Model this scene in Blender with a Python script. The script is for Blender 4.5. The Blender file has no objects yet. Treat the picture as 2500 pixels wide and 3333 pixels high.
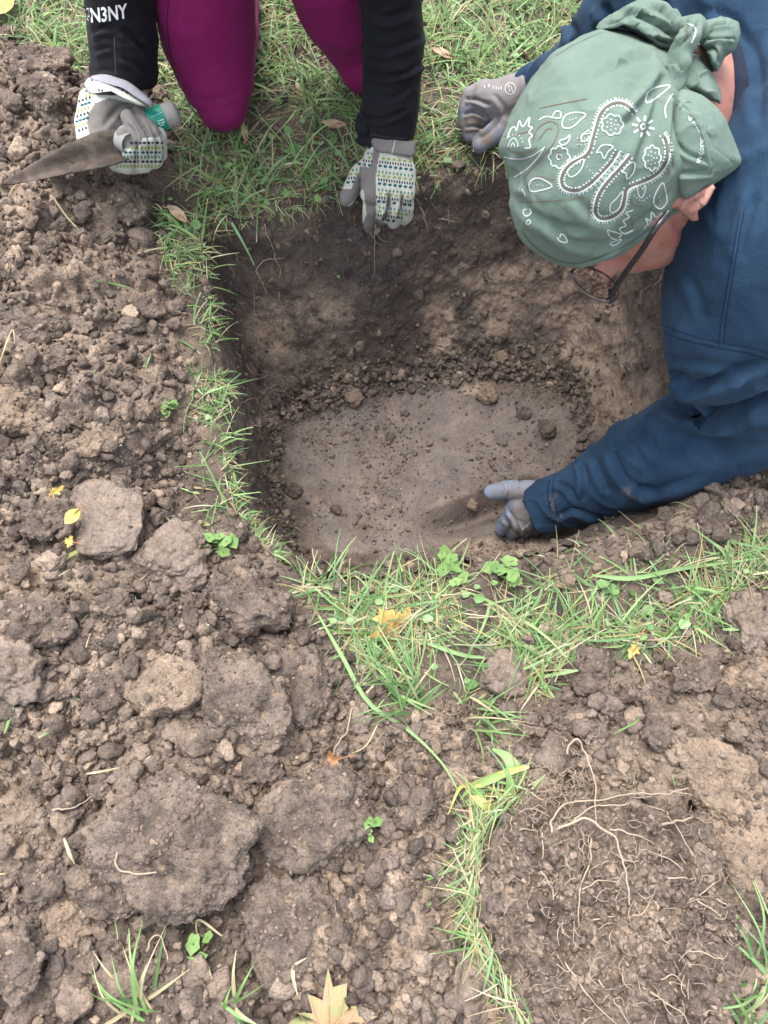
import bpy, math, random
import numpy as np
from mathutils import Vector, Matrix
from mathutils.bvhtree import BVHTree

random.seed(7)
rng = np.random.default_rng(7)
scene = bpy.context.scene

# ------------------------------------------------------------------ camera
CAM_H, PITCH, FPX, IW, IH = 1.15, math.radians(70), 2500.0, 2500.0, 3333.0
cam_data = bpy.data.cameras.new('camera')
cam = bpy.data.objects.new('camera', cam_data)
scene.collection.objects.link(cam)
cam.location = (0, 0, CAM_H)
cam.rotation_euler = (math.pi / 2 - PITCH, 0, 0)
cam_data.sensor_fit = 'VERTICAL'
cam_data.sensor_height = 24.0
cam_data.lens = 24.0 * FPX / IH
cam_data.clip_start = 0.02
cam_data.clip_end = 300
cam_data.dof.use_dof = True
cam_data.dof.focus_distance = 1.3
cam_data.dof.aperture_fstop = 9.0
scene.camera = cam

# ------------------------------------------------------------------ light: bright overcast day
world = bpy.data.worlds.new('World')
scene.world = world
world.use_nodes = True
wn = world.node_tree
for n in list(wn.nodes): wn.nodes.remove(n)
SUN_EL, SUN_ROT = math.radians(72), math.radians(-25)
sky = wn.nodes.new('ShaderNodeTexSky')
sky.sky_type = 'NISHITA'
sky.sun_disc = False
sky.sun_elevation = SUN_EL
sky.sun_rotation = SUN_ROT
sky.air_density = 1.0
sky.dust_density = 3.5
hsv = wn.nodes.new('ShaderNodeHueSaturation')
hsv.inputs['Saturation'].default_value = 0.42       # cloud cover: the sky light is nearly white
bg = wn.nodes.new('ShaderNodeBackground')
bg.inputs['Strength'].default_value = 0.15
wo = wn.nodes.new('ShaderNodeOutputWorld')
wn.links.new(sky.outputs[0], hsv.inputs['Color'])
wn.links.new(hsv.outputs[0], bg.inputs['Color'])
wn.links.new(bg.outputs[0], wo.inputs['Surface'])

sun_d = bpy.data.lights.new('sun', 'SUN')
sun_d.energy = 1.2
sun_d.angle = math.radians(38)
sun_d.color = (1.0, 0.965, 0.92)
sun = bpy.data.objects.new('sun', sun_d)
scene.collection.objects.link(sun)
_sd = Vector((math.sin(SUN_ROT) * math.cos(SUN_EL), math.cos(SUN_ROT) * math.cos(SUN_EL), math.sin(SUN_EL)))
sun.rotation_euler = _sd.to_track_quat('Z', 'Y').to_euler()
sun.location = _sd * 6

scene.view_settings.view_transform = 'Standard'
scene.view_settings.look = 'None'
scene.view_settings.gamma = 1.0
scene.view_settings.use_curve_mapping = False
scene.view_settings.exposure = 1.85

# ------------------------------------------------------------------ geometry of the view (only used to measure where things stand)
cp, sp_ = math.cos(PITCH), math.sin(PITCH)
FWD = np.array([0, cp, -sp_]); UPV = np.array([0, sp_, cp]); RGT = np.array([1.0, 0, 0])
EYE = np.array([0, 0, CAM_H])
def ray(px, py):
    return FWD + RGT * ((px - IW / 2) / FPX) + UPV * ((IH / 2 - py) / FPX)
def C(px, py, d):
    """point at photo pixel and camera depth"""
    return EYE + ray(px, py) * d
def D(px, py, z=0.0):
    """point where the sight line meets height z"""
    r = ray(px, py)
    return EYE + r * ((z - CAM_H) / r[2])
def pix(P):
    P = np.asarray(P, float) - EYE
    d = P @ FWD
    return np.stack([IW / 2 + FPX * (P @ RGT) / d, IH / 2 - FPX * (P @ UPV) / d], -1)

# ------------------------------------------------------------------ numpy noise
def _hash(ix, iy, iz, s=0):
    M = np.uint64(0xFFFFFFFF)
    h = (ix.astype(np.int64).astype(np.uint64) & M) * np.uint64(0x9E3779B1) & M
    h = h ^ (h >> np.uint64(15)); h = (h + (iy.astype(np.int64).astype(np.uint64) & M)) * np.uint64(0x85EBCA77) & M
    h = h ^ (h >> np.uint64(13)); h = (h + (iz.astype(np.int64).astype(np.uint64) & M)) * np.uint64(0xC2B2AE3D) & M
    h = h ^ (h >> np.uint64(16)); h = (h + np.uint64(s * 7919 + 13)) * np.uint64(0x27D4EB2F) & M
    h = h ^ (h >> np.uint64(15)); h = h * np.uint64(0x165667B1) & M; h = h ^ (h >> np.uint64(14))
    return (h & np.uint64(0xFFFFFF)).astype(float) / float(0xFFFFFF)
def vnoise(P, s=0):
    """value noise in 2 or 3 dimensions, -1..1"""
    P = np.asarray(P, float)
    if P.shape[-1] == 2: P = np.concatenate([P, np.zeros(P.shape[:-1] + (1,))], -1)
    i = np.floor(P).astype(np.int64); f = P - i; f = f * f * f * (f * (f * 6 - 15) + 10)
    r = 0
    for a in (0, 1):
        for b in (0, 1):
            for c in (0, 1):
                w = (f[..., 0] if a else 1 - f[..., 0]) * (f[..., 1] if b else 1 - f[..., 1]) * (f[..., 2] if c else 1 - f[..., 2])
                r = r + w * _hash(i[..., 0] + a, i[..., 1] + b, i[..., 2] + c, s)
    return r * 2 - 1
def fbm(P, o=4, s=0, g=0.5):
    r = 0; a = 1; t = 0
    P = np.asarray(P, float)
    for k in range(o):
        r = r + a * vnoise(P * 2.03 ** k + 17.3 * k, s + k); t += a; a *= g
    return r / t
def worley2(P, s=0):
    """F1, F2, cell value"""
    P = np.asarray(P, float); i = np.floor(P).astype(np.int64); z = np.zeros_like(i[..., 0])
    f1 = np.full(P.shape[:-1], 9.0); f2 = f1.copy(); cv = f1.copy()
    for a in (-1, 0, 1):
        for b in (-1, 0, 1):
            jx, jy = i[..., 0] + a, i[..., 1] + b
            dx = jx + _hash(jx, jy, z, s) - P[..., 0]; dy = jy + _hash(jx, jy, z, s + 1) - P[..., 1]
            d = np.sqrt(dx * dx + dy * dy); m = d < f1
            f2 = np.where(m, f1, np.minimum(f2, d)); cv = np.where(m, _hash(jx, jy, z, s + 2), cv); f1 = np.where(m, d, f1)
    return f1, f2, cv
def worley3(P, s=0):
    P = np.asarray(P, float); i = np.floor(P).astype(np.int64)
    f1 = np.full(P.shape[:-1], 9.0); f2 = f1.copy()
    for a in (-1, 0, 1):
        for b in (-1, 0, 1):
            for c in (-1, 0, 1):
                jx, jy, jz = i[..., 0] + a, i[..., 1] + b, i[..., 2] + c
                d = (jx + _hash(jx, jy, jz, s) - P[..., 0]) ** 2 + (jy + _hash(jx, jy, jz, s + 1) - P[..., 1]) ** 2 + (jz + _hash(jx, jy, jz, s + 2) - P[..., 2]) ** 2
                d = np.sqrt(d); m = d < f1
                f2 = np.where(m, f1, np.minimum(f2, d)); f1 = np.where(m, d, f1)
    return f1, f2
def sst(a, b, x):
    t = np.clip((x - a) / (b - a), 0, 1); return t * t * (3 - 2 * t)

# ------------------------------------------------------------------ object helpers
def tag(o, label=None, cat=None, group=None, kind=None):
    if label: o['label'] = label
    if cat: o['category'] = cat
    if group: o['group'] = group
    if kind: o['kind'] = kind
    return o
def mesh_np(name, V, F, mat=None, parent=None, smooth=True, cols=None, mats=None, fmat=None):
    """F: (n,3) or (n,4) array or list of arrays"""
    me = bpy.data.meshes.new(name)
    V = np.asarray(V, np.float32).reshape(-1, 3)
    Fs = F if isinstance(F, list) else [F]
    Fs = [np.asarray(f, np.int32) for f in Fs if len(f)]
    loops = np.concatenate([f.ravel() for f in Fs]); tot = np.concatenate([np.full(len(f), f.shape[1]) for f in Fs])
    me.vertices.add(len(V)); me.vertices.foreach_set('co', V.ravel())
    me.loops.add(len(loops)); me.loops.foreach_set('vertex_index', loops.astype(np.int32))
    me.polygons.add(len(tot))
    st = np.concatenate([[0], np.cumsum(tot)[:-1]]).astype(np.int32)
    me.polygons.foreach_set('loop_start', st); me.polygons.foreach_set('loop_total', tot.astype(np.int32))
    for m in (mats or ([mat] if mat else [])): me.materials.append(m)
    if fmat is not None: me.polygons.foreach_set('material_index', np.asarray(fmat, np.int32))
    me.update(calc_edges=True); me.validate()
    if smooth: me.polygons.foreach_set('use_smooth', np.ones(len(me.polygons), bool))
    for k, c in (cols or {}).items():
        c = np.asarray(c, np.float32)
        if c.ndim == 1:
            at = me.attributes.new(k, 'FLOAT', 'POINT'); at.data.foreach_set('value', c)
        else:
            at = me.color_attributes.new(k, 'FLOAT_COLOR', 'POINT')
            if c.shape[1] == 3: c = np.concatenate([c, np.ones((len(c), 1), np.float32)], 1)
            at.data.foreach_set('color', c.ravel())
    o = bpy.data.objects.new(name, me)
    scene.collection.objects.link(o)
    if parent: o.parent = parent; o.matrix_parent_inverse = Matrix.Translation(-Vector(parent.location))
    return o
def empty(name, loc, label, cat, group=None):
    o = bpy.data.objects.new(name, None); scene.collection.objects.link(o)
    o.empty_display_size = 0.05
    o.location = [float(v) for v in loc]; return tag(o, label, cat, group)
def grid_faces(n, m, wrap_m=False, off=0):
    i = np.arange(n - 1)[:, None]; j = np.arange(m if wrap_m else m - 1)[None, :]
    a = i * m + j; b = i * m + (j + 1) % m; c = (i + 1) * m + (j + 1) % m; d = (i + 1) * m + j
    return np.stack([a, b, c, d], -1).reshape(-1, 4) + off
def catmull(P, n, closed=False):
    P = np.asarray(P, float); k = len(P)
    t = np.linspace(0, k if closed else k - 1, n, endpoint=not closed)
    i = np.floor(t).astype(int)
    if not closed: i = np.clip(i, 0, k - 2)
    u = (t - i)[:, None]
    g = (lambda j: P[j % k]) if closed else (lambda j: np.where(((j < 0)[:, None]), 2 * P[0] - P[1], np.where((j > k - 1)[:, None], 2 * P[-1] - P[-2], P[np.clip(j, 0, k - 1)])))
    p0, p1, p2, p3 = g(i - 1), g(i), g(i + 1), g(i + 2)
    return 0.5 * (2 * p1 + (p2 - p0) * u + (2 * p0 - 5 * p1 + 4 * p2 - p3) * u ** 2 + (3 * p1 - p0 - 3 * p2 + p3) * u ** 3)
def in_poly(X, Y, poly):
    r = np.zeros(X.shape, bool); n = len(poly)
    for k in range(n):
        x1, y1 = poly[k]; x2, y2 = poly[(k + 1) % n]
        c = ((y1 > Y) != (y2 > Y)) & (X < (x2 - x1) * (Y - y1) / (y2 - y1 + 1e-12) + x1)
        r ^= c
    return r
def poly_sd(X, Y, poly):
    """signed distance, negative inside"""
    d = np.full(X.shape, 1e9); n = len(poly)
    for k in range(n):
        a = poly[k]; b = poly[(k + 1) % n]; e = b - a
        t = np.clip(((X - a[0]) * e[0] + (Y - a[1]) * e[1]) / (e @ e + 1e-12), 0, 1)
        d = np.minimum(d, (X - a[0] - t * e[0]) ** 2 + (Y - a[1] - t * e[1]) ** 2)
    d = np.sqrt(d)
    return np.where(in_poly(X, Y, poly), -d, d)

# ------------------------------------------------------------------ node helpers
class NT:
    def __init__(s, name):
        s.m = bpy.data.materials.new(name); s.m.use_nodes = True; s.t = s.m.node_tree
        s.b = s.t.nodes['Principled BSDF']; s.geo = None
    def n(s, k, **kw):
        x = s.t.nodes.new(k)
        for a, b in kw.items(): setattr(x, a, b)
        return x
    def l(s, a, b): s.t.links.new(a, b)
    def put(s, v, sock):
        if isinstance(v, bpy.types.NodeSocket): s.l(v, sock)
        elif isinstance(v, (tuple, list)) and len(v) == 3 and sock.type == 'RGBA': sock.default_value = (*v, 1)
        else: sock.default_value = v
    def pos(s):
        if not s.geo: s.geo = s.n('ShaderNodeNewGeometry')
        return s.geo.outputs['Position']
    def noise(s, scale, detail=4, rough=0.55, vec=None, dist=0.0):
        x = s.n('ShaderNodeTexNoise'); s.l(vec or s.pos(), x.inputs['Vector'])
        x.inputs['Scale'].default_value = scale; x.inputs['Detail'].default_value = detail
        x.inputs['Roughness'].default_value = rough; x.inputs['Distortion'].default_value = dist
        return x.outputs['Fac']
    def voro(s, scale, vec=None, feature='F1', out='Distance', rand=1.0):
        x = s.n('ShaderNodeTexVoronoi', feature=feature); s.l(vec or s.pos(), x.inputs['Vector'])
        x.inputs['Scale'].default_value = scale; x.inputs['Randomness'].default_value = rand
        return x.outputs[out]
    def ramp(s, v, a, b, lo=0.0, hi=1.0):
        x = s.n('ShaderNodeMapRange'); s.l(v, x.inputs[0])
        for i, q in enumerate((a, b, lo, hi)): x.inputs[i + 1].default_value = q
        return x.outputs[0]
    def mix(s, f, a, b, mode='MIX'):
        x = s.n('ShaderNodeMix', data_type='RGBA', blend_type=mode)
        s.put(f, x.inputs[0]); s.put(a, x.inputs[6]); s.put(b, x.inputs[7]); return x.outputs[2]
    def math(s, op, a, b=0.0):
        x = s.n('ShaderNodeMath', operation=op); s.put(a, x.inputs[0]); s.put(b, x.inputs[1]); return x.outputs[0]
    def attr(s, name, out='Fac'):
        x = s.n('ShaderNodeAttribute'); x.attribute_name = name; return x.outputs[out]
    def bump(s, hs, normal=None):
        """hs: list of (height, distance, strength)"""
        nrm = normal
        for h, d, st in hs:
            x = s.n('ShaderNodeBump'); s.l(h, x.inputs['Height']); x.inputs['Distance'].default_value = d; x.inputs['Strength'].default_value = st
            if nrm: s.l(nrm, x.inputs['Normal'])
            nrm = x.outputs[0]
        s.l(nrm, s.b.inputs['Normal'])
    def out(s, col=None, rough=None, spec=None):
        if col is not None: s.put(col, s.b.inputs['Base Color'])
        if rough is not None: s.put(rough, s.b.inputs['Roughness'])
        if spec is not None: s.b.inputs['Specular IOR Level'].default_value = spec
        return s.m

DARK, MID, GREY, TAN, ORG = (0.070, 0.054, 0.044), (0.178, 0.139, 0.112), (0.200, 0.168, 0.147), (0.35, 0.265, 0.195), (0.38, 0.25, 0.15)
def soil_mat(name, tan=0.35, grey=0.3, smooth=False, use_attr=False, crack=False, gain=1.0, obj=False, inst=False, lump=0, lumpc=(.35, .27, .20)):
    t = NT(name); vec = None
    if obj:
        tc = t.n('ShaderNodeTexCoord'); vec = tc.outputs['Object']
    big = t.noise(5.5, 5, 0.6, vec, 0.6); med = t.noise(24, 5, 0.65, vec, 0.3); fin = t.noise(260, 4, 0.7, vec); gry = t.noise(11, 4, 0.6, vec, 1.0)
    c = t.mix(t.ramp(med, 0.36, 0.62), tuple(v * gain for v in DARK), tuple(v * gain for v in MID))
    c = t.mix(t.ramp(gry, 0.5, 0.68, 0, grey), c, tuple(v * gain for v in GREY))
    if use_attr:
        a = t.attr('tan'); tm = t.math('MULTIPLY', t.ramp(t.noise(38, 5, 0.7, vec, 0.4), 0.30, 0.56), a)
        c = t.mix(tm, c, tuple(v * gain for v in TAN))
        c = t.mix(t.attr('dark'), c, tuple(v * gain for v in DARK))
    c = t.mix(t.ramp(big, 0.50, 0.72, 0, tan), c, tuple(v * gain for v in TAN))
    c = t.mix(t.ramp(t.noise(48, 3, 0.6, vec), 0.60, 0.76, 0, 0.45), c, tuple(v * gain for v in ORG))
    if lump:
        c = t.mix(lump, c, t.mix(t.ramp(t.noise(16, 4, 0.6, vec), 0.35, 0.65), tuple(v * .8 for v in TAN), lumpc))
    if use_attr and smooth:
        fa = t.attr('floor'); c = t.mix(t.math('MULTIPLY', fa, t.ramp(t.noise(11, 6, 0.75, vec, .8), 0.34, 0.62, .1, .9)), c, t.mix(t.ramp(t.noise(6, 4, .6, vec, 2.0), .4, .6), (0.112, 0.094, 0.084), (0.135, 0.110, 0.094)))
    fm = t.ramp(fin, 0.25, 0.75, 0.65, 1.35)
    if inst:
        oi = t.n('ShaderNodeObjectInfo').outputs['Random']
        c = t.mix(t.ramp(oi, 0.80, 1.0, 0, 0.75), c, TAN); c = t.mix(t.ramp(oi, 0.35, 0.0, 0, 0.5), c, DARK)
        fm = t.math('MULTIPLY', fm, t.ramp(t.math('FRACT', t.math('MULTIPLY', oi, 37.7)), 0, 1, 0.75, 1.3))
    cx = t.n('ShaderNodeCombineXYZ'); [t.l(fm, cx.inputs[i]) for i in range(3)]
    c = t.mix(1.0, c, cx.outputs[0], 'MULTIPLY')
    v1 = t.voro(95 if not smooth else 150, vec); v2 = t.voro(260, vec)
    hs = [(t.noise(60, 6, 0.65, vec, 0.2), 0.010 if not smooth else 0.006, 0.8), (v1, 0.004 if not smooth else 0.0022, 0.7), (t.noise(420, 4, 0.7, vec), 0.0022 if not smooth else 0.0008, 0.8)]
    if not smooth: hs.insert(2, (v2, 0.0018, 0.7))
    if crack:
        ck = t.n('ShaderNodeTexVoronoi', feature='DISTANCE_TO_EDGE')
        nz = t.n('ShaderNodeTexNoise'); tcv = vec or t.pos(); t.l(tcv, nz.inputs['Vector']); nz.inputs['Scale'].default_value = 30; nz.inputs['Detail'].default_value = 4
        vm = t.n('ShaderNodeVectorMath', operation='SCALE'); t.l(nz.outputs['Color'], vm.inputs[0]); vm.inputs['Scale'].default_value = 0.09
        va = t.n('ShaderNodeVectorMath', operation='ADD'); t.l(tcv, va.inputs[0]); t.l(vm.outputs[0], va.inputs[1])
        t.l(va.outputs[0], ck.inputs['Vector']); ck.inputs['Scale'].default_value = 38
        hs.insert(0, (t.ramp(ck.outputs['Distance'], 0.0, 0.05), 0.0022, 0.5))
    if use_attr and smooth:
        # the smeared floor is polished by tools, the walls are torn
        inv = t.math('SUBTRACT', 1.0, t.attr('floor'))
        hs = [(t.math('MULTIPLY', hh, t.math('MAXIMUM', inv, .22)), dd, ss) for hh, dd, ss in hs] + [(t.math('MULTIPLY', t.noise(180, 6, .75, vec, .5), inv), .006, .8), (t.math('MULTIPLY', t.noise(9, 5, .6, vec, 1.5), 1.0), .02, .5)]
    t.bump(hs)
    return t.out(c, 0.93 if not smooth else t.ramp(t.noise(30, 3, 0.5, vec), 0.35, 0.7, 0.50, 0.85), 0.25)

M_soil = soil_mat('loose soil', 0.4, 0.35, use_attr=True)
M_wall = soil_mat('cut soil', 0.15, 0.3, smooth=True, use_attr=True, gain=0.98)
M_crumb = soil_mat('soil crumb', 0.45, 0.4, gain=1.1, inst=True)
M_sod = soil_mat('rooty soil', 0.25, 0.4, gain=0.95)
M_clod_brown = soil_mat('brown clod', 0.6, 0.4, crack=True, obj=True, gain=1.05)
M_clod_tan = soil_mat('tan clay clod', 1.0, 0.2, crack=True, obj=True, gain=1.1, lump=.5, lumpc=(.36, .26, .175))
M_lump = soil_mat('broken soil lump', 0.5, 0.5, gain=1.1, inst=True, crack=True)
M_clod_grey = soil_mat('grey clay clod', 0.3, 1.0, smooth=True, crack=True, obj=True, gain=1.0, lump=.3, lumpc=(.185, .150, .125))
M_clod_dark = soil_mat('dark clod', 0.05, 0.3, obj=True, gain=0.9)
# ------------------------------------------------------------------ ground and hole
FLOOR_Z = -0.36
RIM_PX = [(690, 715), (850, 705), (1000, 670), (1150, 650), (1300, 640), (1480, 580), (1650, 545), (1900, 560), (2110, 640), (2200, 800), (2240, 1000), (2290, 1250),
          (2330, 1480), (2230, 1640), (1990, 1725), (1750, 1790), (1500, 1822), (1250, 1862), (1050, 1872), (940, 1815), (850, 1730), (775, 1620), (745, 1480), (738, 1330), (712, 1130), (680, 930)]
FLR_PX = [(915, 1395), (1000, 1350), (1100, 1310), (1200, 1290), (1330, 1265), (1450, 1245), (1580, 1225), (1700, 1235), (1800, 1270), (1870, 1330), (1890, 1400), (1870, 1480),
          (1830, 1560), (1800, 1650), (1700, 1720), (1600, 1765), (1450, 1800), (1250, 1830), (1080, 1830), (985, 1790), (935, 1730), (915, 1670), (905, 1600), (900, 1540), (898, 1480), (900, 1430)]
RIM_W = np.array([D(*p)[:2] for p in RIM_PX]); FLR_W = np.array([D(*p, FLOOR_Z)[:2] for p in FLR_PX])
RIM = catmull(RIM_W, 260, True)
def pxpoly(L, n=120): return catmull(np.array([D(*p)[:2] for p in L]), n, True)
# lawn to the north and east, narrow turf strips left and below the hole
LAWN = np.array([D(*p)[:2] for p in [(-900, -120), (0, 60), (130, 190), (290, 250), (540, 300), (600, 420), (560, 560), (520, 690), (640, 760), (720, 700), (1000, 640), (1300, 600), (1480, 560),
                                     (1650, 500), (2100, 560), (2300, 900), (2420, 1380), (2500, 1430), (2700, 1500), (4200, 1300), (6000, -500), (1250, -1500), (-3000, -600)]])
STRIP = pxpoly([(520, 690), (600, 740), (690, 760), (690, 930), (725, 1130), (760, 1300), (760, 1500), (740, 1680), (650, 1690), (630, 1500), (650, 1330), (620, 1180), (590, 950), (510, 780)])
FRONT = pxpoly([(960, 1880), (1050, 1910), (1250, 1910), (1500, 1895), (1800, 1885), (2000, 1850), (2230, 1810), (2500, 1720), (2650, 1700), (2650, 1860), (2440, 1880), (2350, 2010), (2150, 2090), (1900, 2110),
                (1760, 2220), (1500, 2260), (1250, 2240), (1130, 2120), (1050, 1990), (960, 1950)])
SOD = np.array([D(*p, 0.05)[:2] for p in [(1560, 2680), (1750, 2560), (2050, 2600), (2300, 2660), (2340, 2850), (2390, 3000), (2370, 3250), (2300, 3500), (1850, 3550), (1700, 3300), (1560, 3050), (1540, 2850)]])

def macro(x, y):
    """large shape of the ground: lawn at 0, spoil heap left and towards the camera"""
    lawn = np.minimum(np.minimum(poly_sd(x, y, LAWN), poly_sd(x, y, STRIP)), poly_sd(x, y, FRONT))
    soil = sst(0.0, 0.16, lawn)
    fade = 1 - sst(1.6, 3.0, np.hypot(x, y - 0.4))
    h = soil * (0.045 + 0.035 * fbm(np.stack([x, y], -1) * 3.1, 3, 5)) * fade
    h = h + soil * 0.035 * sst(-0.38, -0.75, x) * fade
    h = h + 0.004 * vnoise(np.stack([x, y], -1) * 9, 3)
    return h, lawn
def soil_detail(x, y, fine=True):
    P = np.stack([x, y], -1)
    W = P + 0.02 * np.stack([vnoise(P * 22, 31), vnoise(P * 22, 32)], -1)
    h = 0
    for sc, am, s in ((8.5, 0.034, 40), (19, 0.024, 43), (46, 0.0125, 46)) + (((105, 0.0062, 49),) if fine else ()):
        f1, f2, cv = worley2(W * sc + s, s)
        dome = np.sqrt(np.clip(1 - (f1 / 0.78) ** 2, 0, 1))
        h = h + am * (dome * (0.35 + 0.9 * cv) - 0.45)
    h = h + 0.004 * fbm(P * 70, 3, 60)
    return h
def height(x, y, fine=True):
    x = np.asarray(x, float); y = np.asarray(y, float)
    h, lawn = macro(x, y)
    m = sst(-0.01, 0.05, lawn) * (1 - sst(1.6, 2.6, np.hypot(x, y - 0.4)))
    r = poly_sd(x, y, RIM)
    m = m * sst(0.0, 0.05, r)
    h = h * sst(-0.005, 0.06, r) + m * soil_detail(x, y, fine)
    h = h + (1 - m) * 0.0035 * fbm(np.stack([x, y], -1) * 45, 3, 8)
    h = h - 0.018 * np.exp(-np.clip(r, -0.02, 1) / 0.02) * (r < 0.12)
    return h, lawn, r

def axis(lo, hi, step, far):
    a = np.arange(lo, hi + step / 2, step); out = [a]; s = step; x = hi; R = []
    while x < far: s *= 1.35; x += s; R.append(x)
    s = step; x = lo; L = []
    while x > -far: s *= 1.35; x -= s; L.append(x)
    return np.concatenate([L[::-1], a, R])
ax = axis(-0.86, 0.86, 0.0034, 60); ay = axis(-0.40, 1.75, 0.0034, 60)
GX, GY = np.meshgrid(ax, ay, indexing='ij')
core = (np.abs(GX) < 3.5) & (np.abs(GY - 0.4) < 3.5)
Hh = np.zeros_like(GX); LW = np.full_like(GX, -1.0); RR = np.full_like(GX, 9.0)
Hh[core], LW[core], RR[core] = height(GX[core], GY[core])
HS = Hh.copy()
ins = RR < 0
Hh = np.where(ins, Hh + np.clip(RR, -0.03, 0) * 2.2, Hh)
height_exact = height
_i0, _i1 = np.searchsorted(ax, -3.4), np.searchsorted(ax, 3.4)
def height(x, y, fine=True):
    """bilinear lookup in the ground sheet"""
    x = np.asarray(x, float); y = np.asarray(y, float)
    fx = np.interp(x, ax, np.arange(len(ax))); fy = np.interp(y, ay, np.arange(len(ay)))
    i = np.clip(fx.astype(int), 0, len(ax) - 2); j = np.clip(fy.astype(int), 0, len(ay) - 2); u = fx - i; v = fy - j
    def g(A): return A[i, j] * (1 - u) * (1 - v) + A[i + 1, j] * u * (1 - v) + A[i, j + 1] * (1 - u) * v + A[i + 1, j + 1] * u * v
    return g(HS), g(LW), g(RR)
GV = np.stack([GX, GY, Hh], -1).reshape(-1, 3)
GF = grid_faces(len(ax), len(ay))[:, ::-1]
rr = RR.ravel(); keep = (rr[GF].max(1) > -0.014)
GF = GF[keep]
used = np.zeros(len(GV), bool); used[GF.ravel()] = True
remap = np.cumsum(used) - 1
P2 = GV[:, :2]
tan = np.clip(0.5 + 1.3 * fbm(P2 * 4.2, 3, 71), 0, 1) * 0.8
dark = np.clip(1 - sst(-0.02, 0.05, LW.ravel()), 0, 1) * 0.75
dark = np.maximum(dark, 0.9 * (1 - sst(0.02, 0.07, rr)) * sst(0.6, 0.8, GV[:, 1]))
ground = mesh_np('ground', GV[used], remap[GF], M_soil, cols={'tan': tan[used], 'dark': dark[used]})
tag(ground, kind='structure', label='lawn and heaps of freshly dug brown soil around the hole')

def gp(px, py, lift=0.0):
    """where the sight line meets the ground surface"""
    px = np.atleast_1d(np.asarray(px, float)); py = np.atleast_1d(np.asarray(py, float))
    r = FWD + RGT * ((px - IW / 2) / FPX)[:, None] + UPV * ((IH / 2 - py) / FPX)[:, None]
    z = np.full(len(px), 0.02)
    for _ in range(6):
        p = EYE + r * ((z - CAM_H) / r[:, 2])[:, None]
        z = 0.5 * z + 0.5 * height(p[:, 0], p[:, 1], False)[0]
    p = EYE + r * ((z - CAM_H) / r[:, 2])[:, None]; p[:, 2] += lift
    return p

# hole: wall rings between rim and floor, then the floor
NT_, NWL, NFL = 1100, 130, 95
rimc = catmull(RIM_W, NT_, True); flc = catmull(FLR_W, NT_, True)
cen = flc.mean(0)
th = np.linspace(0, 1, NT_, endpoint=False)
nout = rimc - cen; nout /= np.linalg.norm(nout, axis=1)[:, None]
# how the wall falls: far and left walls steep first, then run out into a heap of crumbs at their foot
v = np.linspace(0, 1, NWL)[:, None]
steep = 0.5 + 0.5 * np.cos(2 * np.pi * (th - 0.18))        # 1 on the far side
prof = (v ** (1.35 + 0.0 * th)) * 0.55 + v * 0.45            # horizontal progress
zz = FLOOR_Z * (1 - (1 - v) ** (1.25 + 0.25 * steep[None, :]))
XY = rimc[None] * (1 - prof[..., None]) + flc[None] * prof[..., None]
XY = XY + nout[None] * (0.012 * (1 - v) ** 8)[..., None]
WV = np.concatenate([XY, zz[..., None] - 0.006], -1)
u = np.linspace(0, 1, NFL + 1)[1:][:, None, None]
FXY = flc[None] * (1 - u) + cen * u
FV = np.concatenate([FXY, np.full(FXY.shape[:2] + (1,), FLOOR_Z - 0.006)], -1)
AV = np.concatenate([WV, FV], 0)
n_r = AV.shape[0]
gu = np.gradient(AV, axis=0); gv = np.roll(AV, -1, 1) - np.roll(AV, 1, 1)
N = np.cross(gu, gv); N /= np.linalg.norm(N, axis=-1)[..., None] + 1e-9
N[N[..., 2] < 0] *= -1
N[NWL:] = (0, 0, 1)
kk = np.concatenate([np.linspace(0, 1, NWL), 1 + np.linspace(0, 1, NFL + 1)[1:]])[:, None] * np.ones((1, NT_))
FTH = (0.12 + 0.88 * np.clip(1.3 * np.cos(2 * np.pi * (th - 0.16)), 0, 1) + 0.4 * sst(.72, .8, th) * (1 - .5 * sst(.97, 1, th)))
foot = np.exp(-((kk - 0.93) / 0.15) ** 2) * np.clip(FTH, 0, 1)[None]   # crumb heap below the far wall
wallm = 1 - sst(0.88, 1.04, kk)
d = wallm * (0.018 * fbm(AV * 7, 3, 81) + 0.010 * fbm(AV * 26, 4, 85) + 0.0035 * fbm(AV * np.array([90, 90, 55]), 4, 86))
topz = np.exp(-(kk / 0.12) ** 2)
fw = worley3(AV.reshape(-1, 3) * 60, 3)[0].reshape(kk.shape)
fw2 = worley3(AV.reshape(-1, 3) * 150, 9)[0].reshape(kk.shape)
rough_patch = np.clip(fbm(AV * 6, 3, 91) * 2.4, 0, 1)
d += (0.4 * topz + foot + 0.45 * wallm * rough_patch) * (0.010 * (0.6 - 1.5 * fw * fw) + 0.006 * (0.6 - 1.5 * fw2 * fw2))
fl = 1 - wallm
d += fl * (0.010 * fbm(AV * 5, 2, 93) + 0.0030 * fbm(AV * 26, 3, 94))
wc = worley3(AV.reshape(-1, 3) * 34 + .3, 19)[0].reshape(kk.shape); d += wallm * .007 * (.6 - wc) * np.clip(.4 + fbm(AV * 11, 2, 97), 0, 1)
# small crumbs pressed on the floor
cr = np.clip(0.42 - worley2(AV[..., :2].reshape(-1, 2) * 75, 12)[0].reshape(kk.shape), 0, 1) * np.clip(0.3 + 1.6 * fbm(AV[..., :2] * 9, 3, 95), 0, 1)
d += fl * 0.008 * cr
AV = AV + N * d[..., None]
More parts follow.
